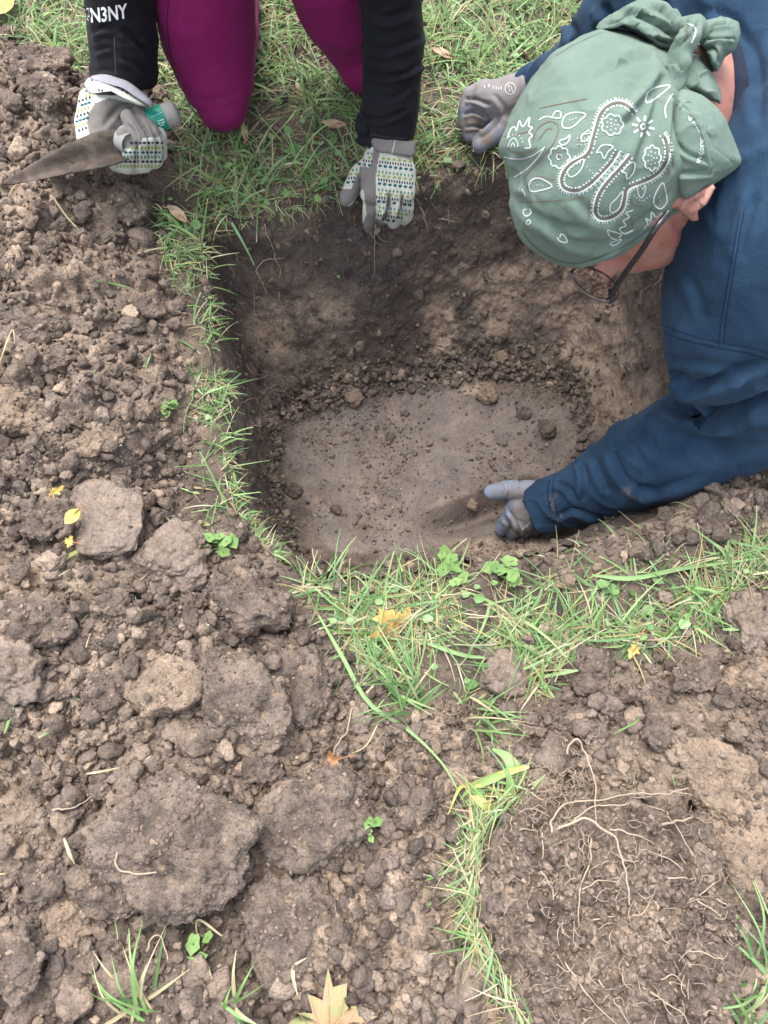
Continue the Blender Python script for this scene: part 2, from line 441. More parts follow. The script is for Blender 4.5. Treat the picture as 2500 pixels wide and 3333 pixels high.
# groove dug along the floor towards the reaching hand, and its ridge
g0, g1 = D(1330, 1740, FLOOR_Z)[:2], D(1720, 1600, FLOOR_Z)[:2]
e = (g1 - g0); L = np.linalg.norm(e); e /= L; q = AV[..., :2] - g0; s_ = q @ e; w_ = q @ np.array([-e[1], e[0]])
on = sst(0.0, 0.12, s_) * (1 - sst(L, L + 0.05, s_)) * (kk > 0.8)
AV[..., 2] += on * (-0.045 * np.exp(-((w_ + 0.006) / 0.026) ** 2) + 0.006 * np.exp(-((w_ - 0.04) / 0.012) ** 2))
HV = AV.reshape(-1, 3)
HF = grid_faces(n_r, NT_, True)
pz = AV[..., 2]
pp = pix(HV); 
def blob(cx, cy, rx, ry, wob=0.35):
    q = np.stack([(pp[:, 0] - cx) / rx, (pp[:, 1] - cy) / ry], -1)
    return 1 - sst(0.5, 1.1, np.hypot(q[:, 0], q[:, 1]) + wob * fbm(HV * 16, 3, 101))
floor_ = (sst(0.98, 1.16, kk + 0.22 * fbm(AV[..., :2] * 12, 4, 121) - .02)).ravel()
tanh_ = np.zeros(len(HV))
for b in ((1050, 1000, 130, 90), (1430, 1060, 70, 170), (1700, 900, 330, 60), (1620, 1010, 90, 90), (1950, 1150, 160, 110), (2030, 1300, 150, 130), (1900, 1030, 150, 70), (880, 1080, 100, 130), (870, 1350, 25, 90), (1750, 940, 200, 60), (1560, 1260, 60, 30), (1150, 1290, 60, 40), (1650, 1780, 200, 40)):
    tanh_ = np.maximum(tanh_, blob(*b))
kf = kk.ravel()
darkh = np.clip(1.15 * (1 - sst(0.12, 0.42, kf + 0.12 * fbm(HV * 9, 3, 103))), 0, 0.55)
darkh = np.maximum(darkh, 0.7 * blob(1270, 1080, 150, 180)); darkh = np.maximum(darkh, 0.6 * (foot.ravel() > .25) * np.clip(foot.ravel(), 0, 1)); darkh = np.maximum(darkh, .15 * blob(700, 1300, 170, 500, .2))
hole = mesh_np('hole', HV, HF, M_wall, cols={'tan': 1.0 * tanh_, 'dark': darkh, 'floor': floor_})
tag(hole, kind='structure', label='freshly dug hole with dark topsoil over tan clay and a smeared wet floor')
bm_h = BVHTree.FromPolygons([tuple(x) for x in HV[::1]], [tuple(f) for f in HF[::1].tolist()]) 
def hp(px, py, lift=0.0):
    """where the sight line meets the hole surface"""
    r = ray(px, py); r = r / np.linalg.norm(r)
    h = bm_h.ray_cast(Vector(EYE), Vector(r), 4.0)
    return np.array(h[0]) + np.array([0, 0, lift]) if h[0] else None

# ------------------------------------------------------------------ crumb shapes (instanced by the stuff objects)
def ico(sub):
    import bmesh
    b = bmesh.new(); bmesh.ops.create_icosphere(b, subdivisions=sub, radius=1.0)
    V = np.array([v.co[:] for v in b.verts]); F = np.array([[v.index for v in f.verts] for f in b.faces]); b.free(); return V, F
ICO = {k: ico(k) for k in (1, 2, 3, 4, 5, 6)}
crumb_coll = bpy.data.collections.new('crumb shapes')
for k in range(10):
    V, F = ICO[3]
    o_ = V * 1.15 + 31 * k
    f1, f2 = worley3(o_ * 1.35, k)
    r_ = np.random.default_rng(700 + k); K = r_.normal(size=(9, 3)); K /= np.linalg.norm(K, axis=1)[:, None]; dk = r_.uniform(.55, .95, 9)
    cand = np.concatenate([dk[None] / np.clip(V @ K.T, 1e-3, None), np.full((len(V), 1), 1.1)], 1); r = -np.log(np.exp(-cand * 22).sum(1)) / 22
    r = r + 0.40 * (0.5 - f1) + 0.20 * fbm(o_ * 2.6, 3, k)
    V2 = V * r[:, None] * np.array([1, 0.72 + 0.03 * k, 0.62 + 0.02 * k])
    me = bpy.data.meshes.new('crumb shape'); me.from_pydata(V2.tolist(), [], F.tolist()); me.materials.append(M_crumb)
    me.polygons.foreach_set('use_smooth', np.ones(len(F), bool))
    ob = bpy.data.objects.new('crumb shape', me); crumb_coll.objects.link(ob)
def gn_instancer(name, coll):
    g = bpy.data.node_groups.new(name, 'GeometryNodeTree')
    g.interface.new_socket('Geometry', in_out='INPUT', socket_type='NodeSocketGeometry'); g.interface.new_socket('Geometry', in_out='OUTPUT', socket_type='NodeSocketGeometry')
    N = g.nodes; gi = N.new('NodeGroupInput'); go = N.new('NodeGroupOutput'); ip = N.new('GeometryNodeInstanceOnPoints'); ci = N.new('GeometryNodeCollectionInfo')
    ci.inputs['Collection'].default_value = coll; ci.inputs['Separate Children'].default_value = True; ci.inputs['Reset Children'].default_value = True
    def na(nm, ty):
        x = N.new('GeometryNodeInputNamedAttribute'); x.data_type = ty; x.inputs['Name'].default_value = nm; return x.outputs['Attribute']
    L = g.links.new
    L(gi.outputs[0], ip.inputs['Points']); L(ci.outputs[0], ip.inputs['Instance']); ip.inputs['Pick Instance'].default_value = True
    L(na('idx', 'INT'), ip.inputs['Instance Index']); L(na('rot', 'FLOAT_VECTOR'), ip.inputs['Rotation']); L(na('scl', 'FLOAT_VECTOR'), ip.inputs['Scale'])
    L(ip.outputs[0], go.inputs[0]); return g
GN_CRUMB = gn_instancer('scatter crumbs', crumb_coll)
def scatter(name, P, S, gn, nk, label, rot=None):
    n = len(P); me = bpy.data.meshes.new(name); me.vertices.add(n); me.vertices.foreach_set('co', np.asarray(P, np.float32).ravel())
    a = me.attributes.new('idx', 'INT', 'POINT'); a.data.foreach_set('value', rng.integers(0, nk, n).astype(np.int32))
    a = me.attributes.new('rot', 'FLOAT_VECTOR', 'POINT'); a.data.foreach_set('vector', (rng.uniform(0, 6.28, (n, 3)) if rot is None else rot).astype(np.float32).ravel())
    S = np.repeat(S[:, None], 3, 1) if S.ndim == 1 else S
    a = me.attributes.new('scl', 'FLOAT_VECTOR', 'POINT'); a.data.foreach_set('vector', S.astype(np.float32).ravel())
    ob = bpy.data.objects.new(name, me); scene.collection.objects.link(ob)
    md = ob.modifiers.new('scatter', 'NODES'); md.node_group = gn
    return tag(ob, label, 'soil' if label else None, kind='stuff')
def pareto(n, lo, hi, a=2.2):
    u = rng.random(n); return lo * (1 - u * (1 - (lo / hi) ** a)) ** (-1 / a)
# crumbs on the spoil
n = 110000
X = rng.uniform(-0.85, 0.85, n); Y = rng.uniform(-0.38, 1.7, n)
h, lw, rd = height(X, Y)
dens = 0.3 + 0.7 * sst(-0.25, 0.35, fbm(np.stack([X, Y], -1) * 7, 3, 200))
dens = dens * sst(-0.02, 0.03, lw) + 0.04 * (lw <= 0)
ok = (rng.random(n) < dens) & (rd > 0.004)
X, Y, h = X[ok], Y[ok], h[ok]; S = pareto(len(X), 0.0021, 0.019, 1.75)
scatter('soil_crumbs', np.stack([X, Y, h + S * 0.45], -1), S, GN_CRUMB, 10, 'loose brown crumbs covering the heaps of dug soil around the hole')
# crumbs in the hole
ip_ = rng.integers(0, len(HV), 42000); kf_ = kf[ip_]
w = np.exp(-((kf_ - 0.93) / 0.15) ** 2) * np.clip(FTH, 0, 1)[ip_ % NT_] + 0.07 + 0.30 * (kf_ > 1.02) * np.clip(0.2 + 2 * fbm(HV[ip_] * 8, 2, 7), 0, 1)
w = np.where(kf_ > 1.02, (.55 * np.clip(2 - kf_, 0, 1)) * np.clip(.45 + 1.6 * fbm(HV[ip_] * 9, 2, 7), .12, 1), w)
ok = rng.random(len(ip_)) < w * 0.8
Pp = HV[ip_[ok]]; kq = kf_[ok]; S = np.where(kq > 1.05, pareto(len(Pp), 0.0015, 0.007, 2.4), pareto(len(Pp), 0.0024, 0.014, 1.7))
Pp = Pp + np.stack([rng.normal(0, 0.002, len(Pp)), rng.normal(0, 0.002, len(Pp)), S * 0.35], -1)
scatter('hole_crumbs', Pp, S, GN_CRUMB, 10, 'fallen crumbs heaped at the foot of the hole wall and dotted over its floor')

# angular lumps: broken soil the size of walnuts, scattered over the spoil
lump_coll = bpy.data.collections.new('lump shapes')
for k in range(9):
    V, F = ICO[4]; r_ = np.random.default_rng(900 + k); K = r_.normal(size=(11, 3)); K /= np.linalg.norm(K, axis=1)[:, None]; dk = r_.uniform(.62, .95, 11)
    cand = np.concatenate([dk[None] / np.clip(V @ K.T, 1e-3, None), np.full((len(V), 1), 1.05)], 1); r = -np.log(np.exp(-cand * 20).sum(1)) / 20
    f1 = worley3(V * 2.6 + k * 9, k)[0]; f2 = worley3(V * 6 + k * 5, k)[0]
    V2 = V * (r + .14 * (.6 - 1.5 * f1 * f1) + .06 * (.6 - 1.5 * f2 * f2) + .12 * fbm(V * 3 + k, 3, k))[:, None] * np.array([1, .8, .62])
    me = bpy.data.meshes.new('lump shape'); me.from_pydata(V2.tolist(), [], F.tolist()); me.materials.append(M_lump); me.polygons.foreach_set('use_smooth', np.ones(len(F), bool))
    ob = bpy.data.objects.new('lump shape', me); lump_coll.objects.link(ob)
GN_LUMP = gn_instancer('scatter lumps', lump_coll)
n = 4200; X = rng.uniform(-0.85, 0.85, n); Y = rng.uniform(-0.38, 1.7, n); h, lw, rd = height(X, Y)
ok = (lw > .015) & (rd > .02) & (rng.random(n) < .35 + .65 * sst(-.3, .4, fbm(np.stack([X, Y], -1) * 6, 2, 222)))
X, Y, h = X[ok], Y[ok], h[ok]; S = pareto(len(X), .0085, .030, 2.1)
scatter('soil_lumps', np.stack([X, Y, h + S * .15], -1), S, GN_LUMP, 9, 'angular broken lumps of soil strewn through the spoil', rot=np.stack([rng.normal(0, .4, len(X)), rng.normal(0, .4, len(X)), rng.uniform(0, 6.28, len(X))], -1))
# ------------------------------------------------------------------ clods big enough to pick up one by one
CL_V, CL_N = [], []
def clod(px, py, wpx, hpx, mat, seed, label, flat=0.5, rot=0.0, sub=5, sink=0.35, base=None, rough=1.0, facets=9, group='large clods of dug soil', name='soil_clod'):
    r_ = np.random.default_rng(seed)
    p = gp(px, py)[0] if base is None else np.array(base)
    dep = (p - EYE) @ FWD
    sx, sy = wpx / FPX * dep / 2, hpx / FPX * dep / 2 / 0.92
    sz = flat * min(sx, sy) * 1.15
    V, F = ICO[sub]
    K = r_.normal(size=(facets, 3)); K[:, 2] = K[:, 2] * 0.7; K /= np.linalg.norm(K, axis=1)[:, None]
    K = np.concatenate([K, [[0, 0, 1]]]); dk = r_.uniform(0.60, 0.95, len(K)); dk[-1] = .85; 
    dots = np.clip(V @ K.T, 1e-3, None)
    cand = np.concatenate([dk[None] / dots, np.full((len(V), 1), 1.04)], 1)
    r = -np.log(np.exp(-cand * 20).sum(1)) / 20; r = r / np.percentile(r, 90)
    o_ = V + seed * 3.7
    S = np.array([sx, sy, sz]); W = V * S                       # metric noise so every clod has crumbs of one real size
    r = r * (1 + 0.24 * fbm(o_ * 1.7, 4, seed))
    m = (W + seed)
    f1, f2 = worley3(m * 55, seed); g1, g2 = worley3(m * 130, seed + 5); 
    disp = rough * ((0.0035 + .006 * (fbm(m * 9, 2, seed + 4) > 0)) * (0.75 - 1.6 * f1 * f1) + 0.0034 * (0.75 - 1.6 * g1 * g1) + 0.0035 * fbm(m * 60, 3, seed) + 0.0016 * fbm(m * 300, 2, seed + 1))
    mean = (sx + sy + sz) / 3; disp = disp + rough * .010 * fbm(m * 22, 3, seed + 9)
    V2 = V * S * r[:, None] + V * np.minimum(disp, mean * 0.3)[:, None]
    c, s = math.cos(rot), math.sin(rot)
    V2 = V2 @ np.array([[c, s, 0], [-s, c, 0], [0, 0, 1]])
    o = mesh_np(name, V2, F, mat)
    o.location = (p[0], p[1], p[2] + sz * (1 - sink) * (0.9 if base is not None else .62))
    ex = r_.uniform(-.15, .15), r_.uniform(-.15, .15)
    o.rotation_euler = (*ex, 0)
    if base is None:
        Rm = np.array(Matrix.Rotation(ex[1], 3, 'Y') @ Matrix.Rotation(ex[0], 3, 'X')); A = V2 @ Rm.T + np.array(o.location); m_ = V2[:, 2] > -sz * .4
        nsel = int(0.7e5 * sx * sy * (1.0 if (rough > .5 and mat is not M_clod_grey) else .15)); k_ = r_.choice(np.nonzero(m_)[0], min(nsel, m_.sum()), replace=False); CL_V.append(A[k_]); CL_N.append(np.full(len(k_), .8 + .4 * rough))
    return tag(o, label, 'clod', group)
B_, T_, G_, K_ = M_clod_brown, M_clod_tan, M_clod_grey, M_clod_dark
clod(45, 1345, 210, 190, T_, 1, 'large tan clod cut off by the left edge, left of the flat pale tan clod', 0.6)
clod(310, 1430, 200, 110, T_, 2, 'flat pale tan clod left of the turf strip, with a dark gap under it', 0.35, 0.1)
clod(340, 1700, 350, 250, G_, 3, 'smooth dark grey clay slab with yellow leaves lying on it', 0.28, -0.3, rough=0.35, facets=12)
clod(175, 1700, 170, 150, B_, 4, 'crumbly grey-brown clod left of the dark grey clay slab', 0.6)
clod(565, 1830, 280, 240, G_, 5, 'broad grey clod with a crackled face beside the lower left corner of the hole', 0.5, 0.3, 6, rough=0.6)
clod(800, 1950, 300, 200, B_, 6, 'blocky rough clod just left of the front grass strip', 0.65, -0.2, rough=1.2)
clod(560, 2255, 250, 215, T_, 7, 'rounded orange-tan clod with a smooth cut face', 0.65, 0.1, rough=0.7)
clod(370, 2250, 200, 150, B_, 8, 'knobbly brown clod touching the left side of the orange-tan clod', 0.6, 0.4)
clod(800, 2290, 270, 330, B_, 9, 'broad brown clod right of the orange-tan clod, split by a crack', 0.45, 0.2, rough=0.9)
clod(995, 2260, 150, 260, B_, 10, 'narrow upright brown clod beyond the crack of the broad brown clod', 0.5, -0.1)
clod(590, 2720, 590, 430, B_, 11, 'biggest grey-brown clod at the lower left with a thin root across it', 0.42, -0.15, 6, rough=1.0, facets=12)
clod(400, 2880, 260, 190, B_, 12, 'crumbly brown clod under the lower left end of the biggest clod', 0.6, 0.5)
clod(1060, 2640, 420, 330, B_, 13, 'flattish grey-brown clod with green grass cuttings and straw on top', 0.4, 0.2, rough=0.6)
clod(940, 3000, 330, 330, B_, 14, 'ribbed brown clod below the biggest clod with straw crossed on it', 0.4, 0.1, rough=0.8)
clod(1640, 2190, 210, 150, G_, 15, 'smooth grey-brown clod nestled in the front grass strip', 0.5, 0.2, rough=0.3)
clod(1920, 2165, 115, 105, B_, 16, 'small round clod right of the smooth clod in the front grass strip', 0.8, 0, rough=0.7)
clod(2340, 2530, 460, 230, T_, 17, 'long rock-like tan and grey clod at the right, upper of the two', 0.5, -0.6, 6, rough=0.8)
clod(2430, 2800, 380, 260, T_, 18, 'flat slab-like brown clod at the right edge, below the rock-like clod', 0.35, -0.65, 5, rough=0.6)
clod(1560, 3200, 200, 220, G_, 19, 'smooth round grey clod at the bottom, left of the upturned sod', 0.7, 0, rough=0.4)
clod(2130, 2375, 120, 100, B_, 20, 'lumpy small clod above the rock-like tan clod', 0.7)
clod(2450, 2220, 190, 130, T_, 21, 'orange-brown clod at the right edge under the front grass', 0.6, 0.2)
clod(2440, 2010, 170, 200, G_, 22, 'grey-brown clod at the right edge beside the end of the front grass', 0.45, 0.2)
clod(2260, 2200, 170, 100, B_, 23, 'cracked brown clod below the yellow leaf in the front grass', 0.5, 0.3)
clod(130, 2030, 210, 190, B_, 24, 'chunky brown clod at the left below the clod beside the grey slab', 0.6, 0.2)
clod(60, 2180, 210, 200, G_, 25, 'large grey-brown clod at the left edge with a dark hollow right of it', 0.6, 0.5)
clod(390, 1980, 110, 110, B_, 26, 'small reddish clod below the crackled grey clod', 0.7)
clod(225, 560, 150, 110, K_, 27, 'dark clod under the muddy trowel blade', 0.7)
clod(430, 300, 110, 110, B_, 28, 'rough clod behind the wrist of the trowel hand', 0.7)
clod(120, 230, 220, 160, B_, 29, 'large crumbly clod at the upper left, nearest the sleeve with lettering', 0.6, 0.3)
clod(160, 345, 190, 150, K_, 30, 'dark brown clod above the trowel tip', 0.6, -0.4)
clod(420, 690, 150, 130, B_, 31, 'warm brown clod between the trowel hand and the corner of the hole', 0.6)
clod(350, 770, 150, 100, B_, 32, 'brown clod right of the lying straw at the upper left', 0.5)
clod(170, 820, 100, 100, K_, 33, 'angular dark clod left of the lying straw', 0.6)
clod(140, 1075, 150, 90, B_, 34, 'rounded clod above the large tan clod at the left', 0.6)
clod(250, 1080, 160, 110, G_, 35, 'grey flat clod just right of the rounded clod at the left', 0.4)
clod(60, 1025, 130, 80, B_, 36, 'clod at the left edge, half buried, above the rounded clod', 0.5)
clod(195, 1180, 110, 80, B_, 37, 'small brown clod above the flat pale tan clod', 0.6)
clod(470, 1340, 75, 70, T_, 38, 'small tan lump right above the flat pale tan clod', 0.7)
clod(400, 1345, 60, 60, T_, 39, 'tiny tan lump left of the small tan lump', 0.7)
clod(490, 1010, 110, 80, B_, 40, 'weathered clod by the narrow turf strip left of the hole', 0.6)
clod(1060, 2330, 90, 100, B_, 41, 'small clod beside the long bent grass blade', 0.7)
clod(1360, 2620, 130, 100, B_, 42, 'lump left of the pale broad leaf', 0.6)
clod(640, 3170, 130, 110, G_, 43, 'smooth grey chip beside the green sprig at the bottom', 0.4, rough=0.3)
clod(210, 3010, 230, 130, T_, 44, 'tan clod at the lower left above the grass tuft', 0.45, 0.4)
clod(60, 3130, 170, 200, B_, 45, 'big brown clod in the bottom left corner', 0.6)
clod(1830, 1890, 60, 60, T_, 46, 'orange-brown lump lying in the front grass', 0.9, name='soil_clod')
clod(150, 2850, 150, 110, B_, 47, 'brown clod left of the crumbly clod at the lower left', 0.6)
clod(330, 2560, 90, 80, B_, 49, 'reddish lump touching the top of the biggest clod', 0.7)
clod(860, 2500, 130, 110, B_, 50, 'lump between the biggest clod and the broad brown clod', 0.7)
clod(2300, 1700, 130, 110, B_, 51, 'crumbly lump on the bank right below the blue sleeve', 0.6)
clod(2160, 1680, 80, 60, B_, 52, 'small lump on the bank between the cuff and the grass', 0.6)
for i, (x, y, w, h, m, lab) in enumerate([
        (1590, 1292, 70, 66, T_, 'round tan clod at the top edge of the hole floor'), (1780, 1405, 60, 62, B_, 'brown clod on the hole floor above the blue sleeve'),
        (1155, 1300, 60, 60, T_, 'flat tan clod in the crumb heap at the foot of the far wall'), (1025, 1320, 50, 38, B_, 'dark angular clod at the left end of the crumb heap in the hole'),
        (1705, 1350, 34, 40, B_, 'lump on the hole floor right of the round tan clod'), (1630, 1165, 44, 30, T_, 'tan chip high in the crumb heap in the hole'),
        (1270, 1425, 26, 30, B_, 'small tan chip in the middle of the hole floor'), (1095, 1660, 32, 30, B_, 'small brown lump in the lower left of the hole floor'),
        (1540, 1645, 42, 34, T_, 'tan crumpled chip left of the glove in the hole'), (1320, 1350, 36, 24, B_, 'brown lump at the top edge of the hole floor'),
        (960, 1600, 44, 40, K_, 'dark lump at the left edge of the hole floor'), (1480, 1240, 50, 40, B_, 'brown lump in the crumb heap left of the round tan clod')]):
    b = hp(x, y)
    clod(x, y, w, h, m, 60 + i, lab, 0.7, i * 0.7, 4, 0.3, base=b, rough=0.5, group='clods lying in the hole')

CV = np.concatenate(CL_V); CS = pareto(len(CV), .0016, .008, 2.0)
scatter('clod_crumbs', CV, CS * 1.0, GN_CRUMB, 10, 'small crumbs sticking to the large clods')
# ------------------------------------------------------------------ grass
def grass_mat(name, rough=0.55):
    t = NT(name); c = t.attr('col', 'Color')
    c = t.mix(t.ramp(t.noise(160, 3), 0.35, 0.75, 0, 0.25), c, (0.30, 0.27, 0.13))
    t.b.inputs['Transmission Weight'].default_value = 0.0
    t.b.inputs['Subsurface Weight'].default_value = 0.0
    m = t.out(c, rough, 0.4)
    tr = t.n('ShaderNodeBsdfTranslucent'); t.l(c, tr.inputs['Color']); mx = t.n('ShaderNodeMixShader'); mx.inputs[0].default_value = 0.28
    o = [n for n in t.t.nodes if n.type == 'OUTPUT_MATERIAL'][0]
    t.l(t.b.outputs[0], mx.inputs[1]); t.l(tr.outputs[0], mx.inputs[2]); t.l(mx.outputs[0], o.inputs['Surface']); return m
M_grass = grass_mat('grass blade')
GREENS = np.array([[.080, .175, .045], [.125, .245, .075], [.175, .30, .12], [.10, .215, .09], [.20, .31, .12], [.06, .135, .04]])
STRAWS = np.array([[.46, .40, .24], [.55, .50, .36], [.38, .33, .14], [.34, .25, .13]])
def blade_arrays(P, az, el, ln, wd, bend, col, tipc, nseg=6, twist=None):
    n = len(P); t = np.linspace(0, 1, nseg + 1)
    e = el[:, None] - bend[:, None] * t[None] ** 1.3
    step = ln[:, None] / nseg
    a = az[:, None] + (twist if twist is not None else rng.normal(0, 0.35, n))[:, None] * t[None]
    dx = np.cos(e) * np.cos(a) * step; dy = np.cos(e) * np.sin(a) * step; dz = np.sin(e) * step
    c = np.stack([np.cumsum(q, 1) - q for q in (dx, dy, dz)], -1) + P[:, None, :]
    roll = rng.normal(0, 0.5, n)[:, None]
    side = np.stack([-np.sin(a) * np.cos(roll), np.cos(a) * np.cos(roll), np.sin(roll) * np.ones_like(a)], -1)
    w = wd[:, None] * 0.5 * np.clip(np.minimum(0.65 + 2.2 * t, np.maximum(0.42 * (rng.random(n) < 0.55)[:, None], 1.25 * (1 - t) ** 0.7)), 0.06, 1)
    L_ = c - side * w[..., None]; R_ = c + side * w[..., None]
    V = np.stack([L_, R_], 2).reshape(-1, 3)
    i = (np.arange(n) * (nseg + 1) * 2)[:, None] + np.arange(nseg)[None] * 2
    F = np.stack([i, i + 1, i + 3, i + 2], -1).reshape(-1, 4)
    base = np.array([.50, .47, .33])
    cc = col[:, None, :] * (1 - np.clip(1 - t * 4.5, 0, 1)[None, :, None] * 0.6) + base * np.clip(1 - t * 4.5, 0, 1)[None, :, None] * 0.6
    tm = sst(0.86, 1.0, t)[None, :, None]
    cc = cc * (1 - tm) + tipc[:, None, :] * tm
    return V, F, np.repeat(cc, 2, 1).reshape(-1, 3)
def blade_cols(n, straw=0.22):
    c = GREENS[rng.integers(0, len(GREENS), n)] * rng.uniform(0.85, 1.5, (n, 1)); s = rng.random(n) < straw
    c[s] = STRAWS[rng.integers(0, len(STRAWS), s.sum())] * rng.uniform(0.7, 1.1, (s.sum(), 1))
    tip = np.where((rng.random(n) < 0.4)[:, None], np.array([.48, .42, .28]), c * 1.1); return c, tip
def turf(name, pts, label, ln=(0.02, 0.08), wd=(0.0016, 0.0038), el=(0.1, 1.1), straw=0.22, az=None, parent=None, bend=(0.2, 1.3)):
    n = len(pts); c, tip = blade_cols(n, straw)
    a = rng.uniform(0, 2 * np.pi, n) if az is None else az
    w = rng.uniform(*wd, n); w *= np.where((c[:, 0] > c[:, 1]), 0.65, 1)
    V, F, cc = blade_arrays(pts, a, rng.uniform(*el, n), rng.uniform(*ln, n) * rng.uniform(0.5, 1, n), w * rng.uniform(.7, 1.15, n), rng.uniform(*bend, n), c, tip)
    o = mesh_np(name, V, F, M_grass, parent, cols={'col': cc})
    if parent: o['kind'] = 'stuff'; return o
    return tag(o, label, 'grass', kind='stuff')
def sample(poly_test, n, box):
    X = rng.uniform(box[0], box[1], n); Y = rng.uniform(box[2], box[3], n); h, lw, rd = height(X, Y, False)
    ok = poly_test(X, Y, rd); return np.stack([X, Y, h], -1)[ok]
def clump(X, Y, s, sc=14, lo=-0.1, hi=0.25): return rng.random(len(X)) < 0.06 + 0.94 * sst(lo, hi, fbm(np.stack([X, Y], -1) * sc, 2, s))
pl = sample(lambda X, Y, r: (poly_sd(X, Y, LAWN) < 0.015 * vnoise(np.stack([X, Y], -1) * 30, 4)) & (r > -0.004) & clump(X, Y, 300, 16, -0.5, 0.1), 62000, (-1.0, 1.25, 0.62, 2.0))
turf('lawn_grass', pl, 'mown green lawn with dry straws beyond and right of the hole', ln=(0.02, 0.125), wd=(0.0022, 0.0058), straw=.27, el=(.05, 1.0))
pth = sample(lambda X, Y, r: (poly_sd(X, Y, LAWN) < 0.0) & (r > 0.0), 30000, (-1.0, 1.25, 0.62, 2.0))
turf('lawn_thatch', pth, 'short dead thatch and fine growth between the lawn blades', ln=(0.01, 0.035), wd=(0.001, 0.0022), el=(0.0, 0.7), straw=0.45)
ps = sample(lambda X, Y, r: (poly_sd(X, Y, STRIP) < 0.022 * vnoise(np.stack([X, Y], -1) * 26, 4)) & (r > -0.002) & clump(X, Y, 301, 20, -0.12, 0.28), 14000, (-0.6, -0.1, 0.3, 1.15))
turf('edge_grass', ps, 'narrow ragged turf strip along the left edge of the hole', ln=(0.02, 0.085), straw=0.3, wd=(0.0020, 0.0052), el=(0, .8))
pf = sample(lambda X, Y, r: (poly_sd(X, Y, FRONT) < 0.025 * vnoise(np.stack([X, Y], -1) * 22, 4)) & (r > -0.002) & clump(X, Y, 302, 15, -0.25, 0.2), 23000, (-0.25, 0.85, 0.05, 0.5))
turf('front_grass', pf, 'strip of long grass between the near edge of the hole and the spoil', ln=(0.03, 0.12), el=(0.0, 0.7), straw=0.4, wd=(0.0018, 0.0052))
# blades hanging over the rim
rp = catmull(RIM_W, 4000, True); i = rng.integers(0, 4000, 1500); tt = i / 4000.0
inw = cen - rp[i]; a0 = np.arctan2(inw[:, 1], inw[:, 0])
ok = (fbm(rp[i] * 22, 2, 310) > 0.0) & ~((tt > .42) & (tt < .66) & (rng.random(1500) < .85))
q = rp[i][ok] - 0.012 * (inw / np.linalg.norm(inw, axis=1)[:, None])[ok]
turf('overhanging_grass', np.concatenate([q, height(q[:, 0], q[:, 1], False)[0][:, None] + 0.002], 1), 'grass and straws hanging over the rim of the hole', az=a0[ok] + rng.normal(0, 0.7, ok.sum()), el=(-0.2, 0.7), ln=(0.02, 0.06), straw=0.5, bend=(0.6, 2.2))
# cuttings strewn on the soil and in the hole
pc = sample(lambda X, Y, r: (macro(X, Y)[1] > 0.0) & (r > 0.01), 330, (-0.7, 0.7, -0.35, 1.5)); pc[:, 2] = height(pc[:, 0], pc[:, 1])[0] + 0.008
turf('grass_cuttings', pc, 'stray grass cuttings and straws lying on the dug soil', ln=(0.015, 0.05), el=(-0.15, 0.25), straw=0.6, bend=(-0.1, 0.3), wd=(0.0012, 0.003))
j = rng.integers(0, NT_ * 180, 45); turf('hole_cuttings', HV[j] + [0, 0, 0.004], 'tiny grass cuttings fallen into the hole', ln=(0.008, 0.028), el=(-0.2, 0.3), straw=0.4, bend=(0, .3), wd=(0.0012, 0.0028))
# clover and small round leaves
t = NT('small round leaf'); cc = t.attr('col', 'Color'); M_leafy = t.out(t.mix(t.ramp(t.noise(300, 3), 0.3, 0.7, 0, 0.3), cc, (.2, .28, .1)), 0.5, 0.4)
def rounds(name, P, S, label, cat='plant'):
    n = len(P); k = 9; a = np.linspace(0, 2 * np.pi, k, endpoint=False)
    tl = rng.normal(0, 0.45, (n, 2)); V = []
    ring = np.stack([np.cos(a), np.sin(a) * 0.85], -1) * (1 + 0.12 * np.cos(3 * a))[:, None]
    X = P[:, None, 0] + S[:, None] * ring[None, :, 0]; Y = P[:, None, 1] + S[:, None] * ring[None, :, 1]
    Z = P[:, None, 2] + S[:, None] * (ring[None, :, 0] * tl[:, :1] + ring[None, :, 1] * tl[:, 1:] + 0.25)
    V = np.concatenate([P[:, None, :], np.stack([X, Y, Z], -1)], 1).reshape(-1, 3)
    b = (np.arange(n) * (k + 1))[:, None]; j = np.arange(k)[None]
    F = np.stack([b + 0 * j, b + 1 + j, b + 1 + (j + 1) % k], -1).reshape(-1, 3)
    c = (GREENS * np.array([0.8, 0.85, 0.85]))[rng.integers(0, len(GREENS), n)] * rng.uniform(.8, 1.3, (n, 1))
    return tag(mesh_np(name, V, F, M_leafy, cols={'col': np.repeat(c, k + 1, 0)}), label, cat, kind='stuff')
def leafy(poly, n, box, s): 
    p = sample(lambda X, Y, r: (poly_sd(X, Y, poly) < 0) & (r > 0) & (fbm(np.stack([X, Y], -1) * 8, 2, s) > -0.05), n, box); p[:, 2] += rng.uniform(0.004, 0.018, len(p)); return p
p = leafy(LAWN, 1500, (-1, 1.2, 0.62, 1.8), 330); rounds('lawn_clover', p, rng.uniform(0.003, 0.009, len(p)), 'small round clover leaves low between the lawn blades')
p = leafy(FRONT, 220, (-0.25, 0.85, 0.05, 0.5), 331); rounds('front_clover', p, rng.uniform(0.004, 0.010, len(p)), 'round clover leaves in the front grass strip')
p = leafy(STRIP, 110, (-0.6, -0.1, 0.3, 1.15), 332); rounds('edge_clover', p, rng.uniform(0.004, 0.008, len(p)), 'small green leaves in the turf strip left of the hole')

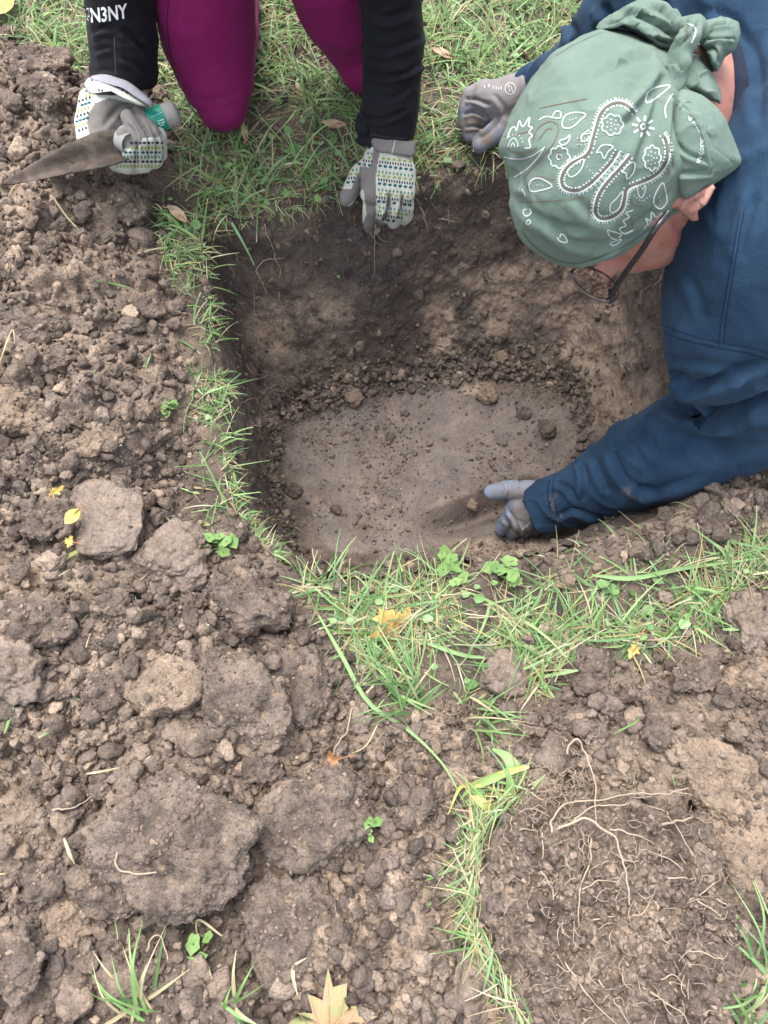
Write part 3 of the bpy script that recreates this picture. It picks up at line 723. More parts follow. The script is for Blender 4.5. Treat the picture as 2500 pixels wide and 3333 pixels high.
# ------------------------------------------------------------------ single traced blades, straws, roots
def ribbon(name, pts, w, col, label=None, cat='grass blade', group=None, parent=None, mat=None):
    """flat blade through world points with a shallow fold along its middle"""
    P = catmull(np.array(pts), 20); T = np.gradient(P, axis=0); T /= np.linalg.norm(T, axis=1)[:, None]
    s = np.cross(T, [0.15, -0.2, 1.0]); s /= np.linalg.norm(s, axis=1)[:, None]
    t = np.linspace(0, 1, 20); ww = w * 0.5 * np.clip(np.minimum(0.5 + 3 * t, 1.6 * (1 - t) + 0.12), 0, 1)
    up = np.cross(s, T); V = np.stack([P - s * ww[:, None], P - up * (ww * 0.4)[:, None], P + s * ww[:, None]], 1).reshape(-1, 3)
    c = np.repeat(np.array(col)[None] * (1 + 0.15 * np.sin(t * 9))[:, None], 3, 0)
    o = mesh_np(name, V, grid_faces(20, 3), mat or M_grass, parent, cols={'col': c})
    return tag(o, label, cat if label else None, group)
def trace(L, lift=0.006, on='g'):
    if on == 'g': 
        P = gp([p[0] for p in L], [p[1] for p in L]); h = height(P[:, 0], P[:, 1])[0]; 
        P[:, 2] = np.maximum(P[:, 2], h) + lift; return P
    return np.array([hp(*p, lift) for p in L])
GR1, GR2, YG, ST = (.15, .27, .08), (.20, .34, .13), (.36, .38, .12), (.50, .43, .27)
gg = 'long single blades lying across the soil'
for L, w, c, lab in [
    ([(1040, 2010), (1120, 2150), (1200, 2290), (1330, 2380), (1440, 2490), (1510, 2620)], .006, GR2, 'longest bent green blade reaching from the front grass down to the pale broad leaf'),
    ([(30, 2390), (60, 2300), (75, 2250)], .004, GR1, 'short green blade at the left edge, half way down'),
    ([(200, 1850), (250, 1810), (300, 1790)], .006, YG, 'pale yellow-green blade just below the grey slab with leaves'),
    ([(320, 930), (380, 940), (440, 955)], .004, GR1, 'green blade lying left of the turf strip, high up'),
    ([(480, 1220), (490, 1190), (500, 1165)], .004, GR2, 'short light green blade left of the turf strip half way up'),
    ([(1190, 690), (1215, 650), (1218, 600)], .004, YG, 'blade hanging under the patterned glove on the rim'),
    ([(1390, 2100), (1520, 2140), (1640, 2145)], .006, GR2, 'broad blade lying level across the front grass'),
    ([(2340, 2055), (2410, 2052), (2465, 2048)], .005, GR2, 'bluish blade lying on the soil right of the front grass'),
    ([(1920, 1880), (2050, 1890), (2200, 1860), (2350, 1840), (2500, 1820)], .007, GR2, 'widest bluish blade running off the right edge'),
    ([(1990, 2390), (2060, 2350), (2080, 2320)], .003, GR1, 'thin green blade on the soil above the lumpy small clod'),
    ([(1230, 2360), (1190, 2430), (1130, 2460)], .002, ST, 'thin pale straw by the brown oak leaf'),
    ([(730, 3040), (650, 2990), (660, 3100)], .003, ST, 'pale straw by the green sprig at the bottom')]:
    ribbon('cut_grass', trace(L, 0.014), w, c, lab, 'cut grass', gg)
sg = 'dry straws lying on the soil'
for L, w, lab in [([(185, 665), (230, 730), (280, 785)], .003, 'straw lying on the spoil below the trowel blade'),
                  ([(230, 2725), (250, 2780), (265, 2810)], .004, 'thick straw left of the biggest clod'),
                  ([(860, 3128), (940, 3135), (1005, 3105)], .006, 'flat pale straw on the ribbed clod, the level one of the crossed pair'),
                  ([(965, 3095), (960, 3160), (975, 3225)], .005, 'straw standing across the level one on the ribbed clod'),
                  ([(1045, 2665), (1110, 2620), (1130, 2610)], .004, 'upper straw on the clod with grass cuttings'),
                  ([(1060, 2680), (1110, 2650), (1190, 2570)], .004, 'long lower straw on the clod with grass cuttings'),
                  ([(300, 2520), (360, 2510), (410, 2500)], .003, 'straw on the crumbs above the biggest clod'),
                  ([(885, 2925), (910, 2928), (935, 2932)], .005, 'short thick straw at the right edge of the biggest clod'),
                  ([(20, 1200), (60, 1100), (70, 1150)], .002, 'thin straw by the large tan clod at the left edge')]:
    ribbon('straw', trace(L, 0.022), w, ST, lab, 'straw', sg)
t = NT('root fibre'); M_root = t.out(t.mix(t.noise(120, 3), (.42, .34, .26), (.22, .165, .12)), 0.8, 0.2)
def tube_arrays(P, r, k=6):
    P = np.asarray(P); T = np.gradient(P, axis=0); T /= np.linalg.norm(T, axis=1)[:, None] + 1e-9
    a = np.cross(T, [0.3, 0.2, 1.0]); a /= np.linalg.norm(a, axis=1)[:, None] + 1e-9; b = np.cross(T, a)
    th_ = np.linspace(0, 2 * np.pi, k, endpoint=False); r = np.broadcast_to(r, len(P))
    V = P[:, None] + r[:, None, None] * (np.cos(th_)[None, :, None] * a[:, None] + np.sin(th_)[None, :, None] * b[:, None])
    return V.reshape(-1, 3), grid_faces(len(P), k, True)
def joined(parts):
    V, F, o = [], [], 0
    for v_, f_ in parts: V.append(v_); F.append(f_ + o); o += len(v_)
    return np.concatenate(V), np.concatenate(F)
def wiggle(P, n, amp, s):
    Q = catmull(P, n); return Q + amp * np.stack([vnoise(Q * 90 + 9, s), vnoise(Q * 90 + 40, s + 1), 0.6 * vnoise(Q * 90 + 70, s + 2)], -1)
def root(name, pts, r, parent=None, label=None, s=0, group=None):
    P = wiggle(np.array(pts), 40, 0.0022, s); V, F = tube_arrays(P, r * np.linspace(1, 0.45, 40))
    o = mesh_np(name, V, F, M_root, parent)
    return tag(o, label, 'root' if label else None, group)
# upturned sod
sodc = SOD.mean(0); so = catmull(SOD, 420, True); nr = 150
se = empty('upturned_sod', (*sodc, 0.0), 'upturned square of sod with tangled pale roots at the lower right', 'sod')
uu = np.linspace(0, 1, nr)[:, None]
hz = 0.085 * (1 - uu ** 7) + 0.0 * uu
SX = sodc[None, None] * (1 - uu ** .9)[..., None] + so[None] * (uu ** .9)[..., None]
base_h = height(SX[..., 0], SX[..., 1], False)[0]; bh = float(np.median(base_h))
SV = np.concatenate([SX, (bh * 0.7 + hz - 0.02 * (uu > 0.985))[..., None] * np.ones((1, 420, 1))], -1)
Nn = np.zeros_like(SV); Nn[..., 2] = 1; out = so - sodc; out /= np.linalg.norm(out, axis=1)[:, None]; Nn[..., :2] = out[None] * (uu ** 6)[..., None]; Nn /= np.linalg.norm(Nn, axis=-1)[..., None]
f1 = worley3(SV.reshape(-1, 3) * 48, 70)[0].reshape(SV.shape[:2]); f2_ = worley3(SV.reshape(-1, 3) * 120, 71)[0].reshape(SV.shape[:2])
SV = SV + Nn * (0.016 * (0.6 - 1.5 * f1 * f1) + 0.008 * (0.6 - 1.5 * f2_ * f2_) + 0.014 * fbm(SV * 16, 3, 72) + 0.003 * fbm(SV * 200, 2, 73))[..., None]
mesh_np('soil_block', SV.reshape(-1, 3), grid_faces(nr, 420, True), M_sod, se)
_sb = BVHTree.FromPolygons([tuple(x) for x in SV.reshape(-1, 3)], grid_faces(nr, 420, True).tolist())
def sodp(px, py, lift=0.004):
    r = ray(px, py); r /= np.linalg.norm(r); h = _sb.ray_cast(Vector(EYE), Vector(r), 3)
    return (np.array(h[0]) + [0, 0, lift]) if h[0] else gp(px, py, lift + 0.01)[0]
k_ = rng.integers(0, nr * 420, 3500); _q = SV.reshape(-1, 3)[k_]; sk_ = scatter('clinging_crumbs', _q - np.array([*sodc, 0.0]), pareto(3500, .0016, .008, 1.9), GN_CRUMB, 10, None); sk_.parent = se
RT = [[(770,210),(780,170),(820,148),(840,190),(870,270),(890,340),(897,420),(897,495)], [(710,535),(712,490),(740,440),(800,412),(870,405),(960,395),(1060,375),(1150,380),(1220,365),(1280,352)],
 [(1220,365),(1280,378),(1350,390)], [(735,527),(790,500),(850,450),(920,425),(980,425),(1030,415),(1060,395),(1130,385)], [(735,527),(850,485),(920,520),(975,560),(1000,620),(1020,700),(1040,780),(1042,855)],
 [(885,570),(885,650),(860,720),(840,790),(835,870),(835,945)], [(835,800),(890,775),(940,748),(1000,745),(1030,715)], [(960,525),(1040,545),(1100,560),(1160,590)], [(675,705),(705,750),(720,800),(730,830)],
 [(1060,900),(1110,885),(1150,830),(1160,780)], [(1215,735),(1270,738),(1340,738)], [(1310,840),(1370,800),(1420,760),(1480,715)], [(1170,505),(1240,495),(1310,475)], [(1100,425),(1180,440),(1230,480),(1280,560),(1330,655)],
 [(1190,1170),(1230,1160),(1300,1195)], [(1115,1210),(1180,1245),(1260,1310),(1320,1365)], [(780,1110),(850,1210),(920,1290),(1000,1360)], [(915,1175),(980,1250),(1050,1365)], [(900,920),(960,905),(990,895)],
 [(1310,1048),(1380,1060),(1455,1095)], [(580,525),(650,530),(700,540)], [(555,470),(545,500),(540,540)], [(680,545),(682,600),(680,655)], [(575,340),(640,380),(720,420),(760,440)], [(560,410),(640,440),(710,475)],
 [(1000,640),(1040,665),(1080,655)], [(1340,830),(1400,870),(1450,905)], [(1170,630),(1230,660),(1280,705)], [(1430,830),(1470,855),(1490,845)], [(430,930),(520,910),(600,900)]]
for i, L in enumerate(RT):
    pts = [sodp(1250 + x / 1.327, 2300 + y / 1.327, 0.007 + (0.012 if i in (0, 1, 3, 4, 12) else 0)) for x, y in L]
    root('root', pts, [.0016, .0015, .001, .0013, .0017, .0014][i] if i < 6 else (.0018 if i == 12 else .0011), se, s=400 + i)
fz = []
for i in range(520):
    if i < 200: x, y = rng.normal(720, 85), rng.normal(330, 85)
    else: x, y = rng.uniform(430, 1480), rng.uniform(420, 1360)
    p = sodp(1250 + x / 1.327, 2300 + y / 1.327, 0.004); a = rng.uniform(0, 6.28); l = rng.uniform(.008, .026)
    q = np.stack([p, p + [l * math.cos(a) * .5, l * math.sin(a) * .5, .006], p + [l * math.cos(a + .5), l * math.sin(a + .5), .001]])
    fz.append(tube_arrays(wiggle(q, 10, 0.0018, i), rng.uniform(.0003, .0006), 3))
V, F = joined(fz); o = mesh_np('root_fuzz', V, F, M_root, se); o['kind'] = 'stuff'
# pale grass squeezed out from under the sod
ed = so[(np.arange(420) > 300) | (np.arange(420) < 30)]; k_ = rng.integers(0, len(ed), 500)
q = ed[k_] + rng.normal(0, .006, (500, 2)); a = np.arctan2(q[:, 1] - sodc[1], q[:, 0] - sodc[0])
turf('crushed_grass', np.concatenate([q, np.full((500, 1), bh * .7 + .02) + rng.uniform(0, .03, (500, 1))], 1), None, az=a + rng.choice([-1.2, 1.2], 500) + rng.normal(0, .5, 500), el=(-.3, .5), ln=(.03, .085), straw=.55, parent=se)
ed = so[(np.arange(420) > 130) & (np.arange(420) < 220)]; k_ = rng.integers(0, len(ed), 220); q = ed[k_] + rng.normal(0, .006, (220, 2)); a = np.arctan2(q[:, 1] - sodc[1], q[:, 0] - sodc[0])
turf('side_grass', np.concatenate([q, np.full((220, 1), bh * .7 + .01)], 1), None, az=a + rng.normal(0, .5, 220), el=(-.1, .8), ln=(.03, .08), straw=.3, parent=se)
# roots in the hole wall
rg = 'pale roots hanging from the walls of the hole'
def h2(L): return [hp(500 + x / 1.508, 600 + y / 1.508, 0.004) for x, y in L]
for i, (L, lab) in enumerate([
    ([(545, 200), (560, 260), (590, 310), (600, 370), (625, 420), (620, 470)], 'root hanging below the grass at the left part of the far wall'),
    ([(505, 430), (520, 400), (550, 378), (600, 376), (640, 365)], 'hooked pale root beneath the left grass of the far wall'),
    ([(505, 430), (520, 460), (538, 500)], 'short end of root below the hooked one'),
    ([(1090, 200), (1085, 290), (1080, 370), (1085, 410), (1072, 470)], 'long thin root hanging straight below the patterned glove'),
    ([(1095, 215), (1110, 270), (1150, 290)], 'side root just right of the straight hanging root'),
    ([(1060, 230), (1075, 270), (1120, 310)], 'side root just left of the straight hanging root'),
    ([(1305, 110), (1330, 170), (1345, 245)], 'root hanging right of the patterned glove'),
    ([(1395, 175), (1440, 180), (1480, 190)], 'level root near the top of the far wall right of the glove'),
    ([(410, 1090), (470, 1060), (520, 1050), (560, 1010), (605, 985)], 'long root crossing the upper left wall towards the floor'),
    ([(430, 1060), (460, 1010), (500, 970), (555, 942)], 'root parallel to and above the long crossing root'),
    ([(460, 890), (480, 930), (560, 945)], 'fine root at the left wall by the turf edge'),
    ([(495, 560), (498, 600), (500, 640)], 'short upright pale root in the far wall')]):
    root('hanging_root', h2(L), .0012, None, lab, 500 + i, rg)
root('thin_root', trace([(430, 2760), (440, 2820), (560, 2825), (640, 2800), (700, 2760), (810, 2710)], 0.062), .0013, None, 'thin curving root lying across the biggest clod', 530)
root('thin_root', trace([(190, 2640), (260, 2625), (320, 2590)], 0.02), .0013, None, 'branching root on the crumbs above the biggest clod', 531)
root('thin_root', trace([(130, 2150), (128, 2190), (110, 2230), (85, 2270)], 0.02), .0013, None, 'forked root beside the dark hollow at the left edge', 532)
root('thin_root', trace([(1150, 2310), (1130, 2380), (1090, 2450), (1085, 2500)], 0.02), .0012, None, 'root arching over the brown oak leaf', 533)
root('thin_root', trace([(490, 3080), (520, 3040), (545, 3050), (560, 3110)], 0.02), .0014, None, 'root bending by the green sprig at the bottom', 534)
# fibres everywhere in the upper wall and in the front sod
fz = []
for i in range(300):
    if i < 170:
        k_ = int(rng.integers(0, NT_)); rr_ = int(rng.integers(2, 40)); p = AV[rr_, k_] + Nn[0, 0] * 0.0; tgt = np.array([*(cen - p[:2]) * .03, -0.02])
    else:
        p = gp(rng.uniform(1080, 1800), rng.uniform(2240, 2420), .006)[0]; tgt = rng.normal(0, .014, 3)
    tgt = tgt + rng.normal(0, .008, 3); q = np.stack([p, p + tgt * .5 + rng.normal(0, .003, 3), p + tgt]); fz.append(tube_arrays(wiggle(q, 9, 0.002, i), rng.uniform(.0003, .0007), 3))
V, F = joined(fz); tag(mesh_np('fine_roots', V, F, M_root), 'fine root fibres bristling from the cut turf edges', 'roots', kind='stuff')

# ------------------------------------------------------------------ fallen leaves and sprigs
MAPLE = [(0, -.55), (.04, -.1), (.28, -.22), (.40, -.10), (.62, -.12), (.52, .08), (.82, .22), (.60, .30), (.62, .50), (.34, .38), (.26, .46), (.34, .72), (.16, .68), (0, 1.0), (-.16, .68), (-.36, .72), (-.26, .46), (-.34, .38), (-.64, .48), (-.6, .30), (-.84, .2), (-.52, .08), (-.62, -.14), (-.40, -.10), (-.28, -.24), (-.04, -.1)]
OVAL = [(0, -.9), (.2, -.6), (.34, -.1), (.3, .4), (.12, .8), (0, 1), (-.14, .8), (-.3, .4), (-.34, -.1), (-.2, -.6)]
def leaf_mat(name, a, b, c):
    t = NT(name); n = t.n('ShaderNodeTexCoord').outputs['Object']
    k = t.mix(t.ramp(t.noise(28, 4, .6, n), .42, .62), a, b); k = t.mix(t.ramp(t.noise(60, 3, .6, n), .58, .72, 0, .8), k, c)
    t.bump([(t.noise(150, 3, .6, n), .002, .6)]); return t.out(k, .6, .3)
L_yel = leaf_mat('yellow leaf', (.40, .28, .07), (.42, .32, .12), (.24, .14, .04)); L_org = leaf_mat('orange leaf', (.38, .20, .045), (.42, .27, .08), (.22, .11, .04))
L_pnk = leaf_mat('fading maple leaf', (.33, .19, .115), (.19, .22, .09), (.38, .15, .09)); L_tan = leaf_mat('dry leaf', (.36, .27, .18), (.28, .19, .11), (.18, .11, .07)); L_grn = leaf_mat('green leaf', (.11, .20, .06), (.17, .26, .08), (.08, .15, .05))
L_brn = leaf_mat('brown leaf', (.24, .12, .055), (.34, .17, .07), (.14, .07, .04))
def leaf(px, py, size, ang, mat, label, shape=MAPLE, curl=0.35, lift=0.012, cat='leaf', name='fallen_leaf', where=None, stalk=True, group='fallen autumn leaves', parent=None, squash=1.0):
    p = gp(px, py, lift)[0] if where is None else np.array(where)
    R = size / FPX * ((p - EYE) @ FWD) / 2
    if shape is MAPLE: _r = np.random.default_rng(int(px)); shape = [(x * _r.uniform(.72, 1.12) + _r.normal(0, .05), y * _r.uniform(.85, 1.1) + _r.normal(0, .035)) for x, y in MAPLE]
    O = catmull(np.array(shape), len(shape) * 2, True) if shape is OVAL else np.array([((np.array(shape[i]) * (1 - f) + np.array(shape[(i + 1) % len(shape)]) * f)) for i in range(len(shape)) for f in (0, .5)])
    rings = [0.0, .3, .6, .85, 1.0]; V = []; n = len(O); ctr = np.array([0, .1])
    for f in rings[1:]:
        q = ctr + (O - ctr) * f; V.append(q)
    V = np.concatenate([[ctr]] + V); r2 = (V ** 2).sum(1)
    z = curl * (0.55 * V[:, 0] ** 2 + 0.35 * np.sin(V[:, 1] * 3 + px) * .5 + .22 * vnoise(np.stack([V[:, 0] * 2.5 + px, V[:, 1] * 2.5], -1), 5)) - .05 * np.abs(V[:, 0]) 
    V = np.stack([V[:, 0] * squash, V[:, 1], z], -1) * R
    F3 = [[0, 1 + i, 1 + (i + 1) % n] for i in range(n)]; F4 = [[1 + k * n + i, 1 + (k + 1) * n + i, 1 + (k + 1) * n + (i + 1) % n, 1 + k * n + (i + 1) % n] for k in range(len(rings) - 2) for i in range(n)]
    c, s = math.cos(ang), math.sin(ang); V = V @ np.array([[c, s, 0], [-s, c, 0], [0, 0, 1]])
    o = mesh_np(name, V, [np.array(F3), np.array(F4)], mat); o.location = p
    o.rotation_euler = (0.25, 0.12, 0)
    if stalk:
        b = np.array([[0, -.1, 0.01], [.03, -.6, .04], [.0, -1.0, .12], [-.08, -1.35, .1]]) * R; b = b @ np.array([[c, s, 0], [-s, c, 0], [0, 0, 1]])
        v_, f_ = tube_arrays(catmull(b, 12), .0009, 5); st = mesh_np('stalk', v_, f_, L_brn); st.parent = o
    if size > 150:
        for lobe in ((0, .8), (.7, .2), (-.72, .18), (.5, .42), (-.52, .42), (.28, .55), (-.3, .55)):
            b0 = np.array([0, -.35]); q = np.array([b0 + (np.array(lobe) - b0) * f for f in np.linspace(.05, 1, 9)]); zq = curl * (0.55 * q[:, 0] ** 2 + 0.35 * np.sin(q[:, 1] * 3 + px) * .5 + .22 * vnoise(np.stack([q[:, 0] * 2.5 + px, q[:, 1] * 2.5], -1), 5)) - .05 * np.abs(q[:, 0]) + .035
            b = np.stack([q[:, 0] * squash, q[:, 1], zq], -1) * R; b = b @ np.array([[c, s, 0], [-s, c, 0], [0, 0, 1]]); v_, f_ = tube_arrays(b, np.linspace(.0009, .0004, 9), 4); vo = mesh_np('vein', v_, f_, L_tan); vo.parent = o
    return tag(o, label, cat, group)
leaf(1075, 3335, 370, 0.05, L_pnk, 'large pink and green maple leaf at the bottom edge', lift=.03)
leaf(25, 50, 130, 2.6, L_yel, 'bright yellow leaf in the grass at the top left corner', OVAL, lift=.03, squash=1.7)
leaf(200, 1630, 90, -0.9, L_yel, 'yellow maple leaf piece above the grey clay slab', lift=.03, squash=.55, curl=.8)
leaf(265, 1705, 70, 2.4, L_yel, 'pale yellow leaf on the left end of the grey clay slab', OVAL, lift=.035, squash=1.8)
leaf(248, 1778, 60, 1.4, L_yel, 'small yellow leaf peeping from under the grey clay slab', lift=.02)
leaf(425, 1700, 80, -1.1, L_grn, 'mottled yellow-green leaf on the right of the grey clay slab', OVAL, lift=.03, squash=1.2)
leaf(1275, 2060, 190, 0.5, L_org, 'big orange leaf half hidden under the front grass', lift=.012)
leaf(1322, 2010, 70, -.3, L_org, 'small orange leaf tip beside the big orange one', OVAL, lift=.015)
leaf(2052, 2115, 105, 2.7, L_yel, 'yellow maple leaf hanging from the lower edge of the front grass', lift=.02, squash=.55, curl=.8)
leaf(1095, 2478, 100, 1.9, L_brn, 'curled brown leaf in the soil under arching roots', lift=.02, curl=.9)
leaf(592, 732, 90, .9, L_tan, 'folded tan leaf at the upper left corner of the hole', OVAL, lift=.03, squash=1.1)
leaf(1092, 442, 85, 1.6, L_tan, 'pale tan leaf in the grass left of the patterned glove on the rim', OVAL, lift=.03)
leaf(805, 470, 65, .2, L_tan, 'dry curled leaf in the grass below the maroon knee', OVAL, lift=.03)
leaf(975, 325, 40, .4, L_tan, 'small reddish leaf in the grass between the two knees', OVAL, lift=.03)
leaf(860, 1645 - 240, 26, .4, L_grn, 'small round green leaf on the left wall of the hole', OVAL, where=hp(1100, 895), stalk=False, squash=1.6)
leaf(1440, 200, 80, 1.2, L_tan, 'dry leaf in the lawn left of the grey fist', OVAL, lift=.02)
leaf(1560, 2595, 110, 1.9, L_grn, 'lobed lime green leaf by the pale broad leaf', lift=.02, curl=.5)
leaf(937, 650, 55, .4, L_grn, 'bright lime leaf at the top edge of the hole', lift=.012)
leaf(1040, 655, 50, 2.4, L_grn, 'green lobed leaf right of the lime leaf at the top edge of the hole', lift=.01)
leaf(1335, 2620, 60, 0, L_grn, 'x') if False else None
def sprig(px, py, size, label, s):
    r_ = np.random.default_rng(s); p = gp(px, py, .01)[0]; R = size / FPX * ((p - EYE) @ FWD) / 2
    e = empty('green_sprig', p, label, 'plant', 'small leafy sprigs on the soil')
    for k in range(9):
        a = r_.uniform(0, 6.28); d = r_.uniform(.2, 1) * R; q = np.array([math.cos(a) * d, math.sin(a) * d, r_.uniform(.005, .02)])
        n = 14; t = np.linspace(0, 2 * np.pi, n, endpoint=False); rr_ = R * r_.uniform(.25, .42) * (1 + .15 * np.cos(5 * t))
        b = r_.uniform(0, 6.28); x = np.cos(t) * rr_ * 1.2; y = np.sin(t) * rr_ * .8
        V = np.stack([q[0] + x * math.cos(b) - y * math.sin(b), q[1] + x * math.sin(b) + y * math.cos(b), q[2] + .4 * x * r_.normal() + .4 * y * r_.normal()], -1)
        V = np.concatenate([[q + [0, 0, -.002]], V]); F = np.array([[0, 1 + i, 1 + (i + 1) % n] for i in range(n)])
        o = mesh_np('leaf', V, F, L_grn); o.parent = e
        v_, f_ = tube_arrays(np.linspace([0, 0, 0], q, 6), .0008, 5); o = mesh_np('stem', v_, f_, L_grn); o.parent = e
sprig(650, 3100, 130, 'bright green sprig with straw below the biggest clod', 1)
sprig(725, 1785, 110, 'leafy green sprig at the lower left corner of the hole', 2)
sprig(560, 1340, 60, 'small green sprig on the soil left of the turf strip', 3)
sprig(1630, 1885, 120, 'round-leaved sprig at the near edge of the hole', 4)
sprig(1460, 1860, 120, 'round-leaved sprig left of the other one at the near edge of the hole', 5)
sprig(1190, 2690, 90, 'cut green pieces on the flattish grey-brown clod', 6)
pe = empty('broad_leaf_weed', gp(1660, 2640)[0], 'uprooted weed with a pale broad green leaf beside the upturned sod', 'weed')
X_ = lambda L: [sodp(1250 + x / 1.327, 2300 + y / 1.327, .02) for x, y in L]
ribbon('leaf', X_([(545, 450), (548, 380), (556, 300), (520, 225), (455, 185)]), .026, (.24, .38, .15), parent=pe)
ribbon('leaf', X_([(500, 300), (440, 320), (360, 360), (320, 400)]), .010, (.24, .38, .12), parent=pe)
ribbon('leaf', X_([(600, 260), (480, 300), (380, 340), (320, 350), (268, 465)]), .010, YG, parent=pe)
ribbon('leaf', X_([(530, 400), (530, 330), (510, 260)]), .012, GR1, parent=pe)
ribbon('leaf', X_([(370, 370), (420, 420), (480, 460), (500, 470)]), .012, YG, parent=pe)
ribbon('stem', X_([(610, 262), (540, 285), (460, 310)]), .006, ST, parent=pe)
def tuft(px, py, n, ln, label, s, tgt=None, wd=(.003, .0055)):
    r_ = np.random.default_rng(s); p = gp(px, py)[0]; e = empty('grass_tuft', p, label, 'grass tuft', 'tufts of grass growing out of the soil')
    for k in range(n):
        a = r_.uniform(0, 6.28) if tgt is None else tgt + r_.normal(0, .8); l = r_.uniform(.5, 1) * ln; b = p + [r_.normal(0, .012), r_.normal(0, .012), 0]; el = r_.uniform(.4, 1.2)
        d_ = np.array([math.cos(a), math.sin(a)]); pts = [b, b + [*(d_ * l * .35 * math.cos(el)), l * .4 * math.sin(el)], b + [*(d_ * l * .75 * math.cos(el * .8)), l * .68 * math.sin(el)], b + [*(d_ * l), l * .75 * math.sin(el) * r_.uniform(.3, 1)]]
        ribbon('blade', pts, r_.uniform(*wd), GREENS[r_.integers(0, 6)] * 1.25 if r_.random() > .2 else STRAWS[0], parent=e)
tuft(470, 3290, 14, .12, 'tuft of bright grass at the bottom edge, left', 11, 2.0)
tuft(740, 3290, 8, .06, 'short tuft of grass at the bottom edge, left of the maple leaf', 12)
tuft(2470, 3180, 14, .12, 'tuft of grass at the right edge beside the upturned sod', 13, 2.4)
tuft(2400, 3330, 8, .09, 'tuft of grass in the bottom right corner', 14, 1.6)
tuft(1330, 2290, 26, .11, 'straw-coloured torn tuft at the lower end of the front grass', 15, 1.8, (.002, .0045))
tuft(1560, 2330, 16, .09, 'pale bent tuft hanging from the lower edge of the front grass', 16, -.4, (.002, .004))
tuft(600, 740, 14, .08, 'bright broad-bladed tuft at the upper left corner of the hole', 17, 3.0, (.003, .006))
tuft(700, 1420, 12, .06, 'spiky fan of thin blades on the left rim of the hole', 18, .2, (.0015, .003))
# ------------------------------------------------------------------ people: tools
def capsule_mesh(a, b, ra, rb, k=20):
    a = np.array(a, float); b = np.array(b, float); T = b - a; Ln = np.linalg.norm(T) + 1e-9; T /= Ln
    x = np.cross(T, [0.31, 0.22, 0.92]); x /= np.linalg.norm(x); y = np.cross(T, x)
    ph = np.linspace(-np.pi / 2, 0, 7)[1:]; rows = [(a + T * math.sin(p) * ra, ra * math.cos(p)) for p in ph] + [(a + (b - a) * f, ra + (rb - ra) * f) for f in (.33, .66)] + [(b + T * math.sin(-p) * rb, rb * math.cos(p)) for p in ph[::-1]]
    th_ = np.linspace(0, 2 * np.pi, k, endpoint=False); c, s = np.cos(th_), np.sin(th_)
    V = [a - T * ra] ; V = [np.array([a - T * ra])] + [r * (c[:, None] * x + s[:, None] * y) + p for p, r in rows] + [np.array([b + T * rb])]
    V = np.concatenate(V); n = len(rows); F4 = grid_faces(n, k, True, 1)
    top = np.array([[0, 1 + (j + 1) % k, 1 + j] for j in range(k)]); e = 1 + n * k; q = 1 + (n - 1) * k
    bot = np.array([[e, q + j, q + (j + 1) % k] for j in range(k)])
    return V, F4[:, ::-1], np.concatenate([top, bot])[:, ::-1]
def chain(pts):
    """pts: list of (point, radius)"""
    out = []
    for (a, ra), (b, rb) in zip(pts[:-1], pts[1:]): out.append(capsule_mesh(a, b, ra, rb))
    return out
def ell(c, r, axes=None):
    V, F = ICO[4]; V = V * np.array(r)
    if axes is not None: V = V @ np.array(axes)
    return (V + np.array(c), np.zeros((0, 4), int), F)
def fuse(parts, voxel, smooth=6, factor=0.5):
    V, F4, F3, o = [], [], [], 0
    for v_, a, b in parts: V.append(v_); F4.append(a + o); F3.append(b + o); o += len(v_)
    fs = [x for x in (np.concatenate(F4), np.concatenate(F3)) if len(x)]
    ob = mesh_np('tmp', np.concatenate(V), fs)
    m = ob.modifiers.new('r', 'REMESH'); m.mode = 'VOXEL'; m.voxel_size = voxel
    if smooth: m = ob.modifiers.new('s', 'SMOOTH'); m.factor = factor; m.iterations = smooth
    ev = ob.evaluated_get(bpy.context.evaluated_depsgraph_get()); me = bpy.data.meshes.new_from_object(ev)
    n = len(me.vertices); V = np.empty(n * 3, np.float32); me.vertices.foreach_get('co', V); V = V.reshape(-1, 3).astype(float)
    lt = np.empty(len(me.polygons), np.int32); me.polygons.foreach_get('loop_total', lt); vi = np.empty(len(me.loops), np.int32); me.loops.foreach_get('vertex_index', vi)
    ls = np.concatenate([[0], np.cumsum(lt)[:-1]]); F = vi[ls[lt == 4][:, None] + np.arange(4)]
    bpy.data.objects.remove(ob); bpy.data.meshes.remove(me); return V, F
def vnormals(V, F):
    a = V[F[:, 2]] - V[F[:, 0]]; b = V[F[:, 3]] - V[F[:, 1]] if F.shape[1] == 4 else V[F[:, 1]] - V[F[:, 0]]
    n = np.cross(a, b) * (1 if F.shape[1] == 4 else -1); N = np.zeros_like(V)
    for k in range(F.shape[1]): np.add.at(N, F[:, k], n)
    return N / (np.linalg.norm(N, axis=1)[:, None] + 1e-12)
def seg_dist(P, L):
    """distance in the picture plane and signed side to a polyline"""
    d = np.full(len(P), 1e9); sd = np.zeros(len(P)); al = np.zeros(len(P)); n = len(L) - 1
    for k in range(n):
        a, b = np.array(L[k], float), np.array(L[k + 1], float); e = b - a; t = np.clip(((P - a) @ e) / (e @ e), 0, 1)
        q = P - a - t[:, None] * e; dd = np.linalg.norm(q, axis=1); m = dd < d
        d = np.where(m, dd, d); sd = np.where(m, np.sign(e[0] * q[:, 1] - e[1] * q[:, 0]), sd); al = np.where(m, (k + t) / n, al)
    return d, sd, al
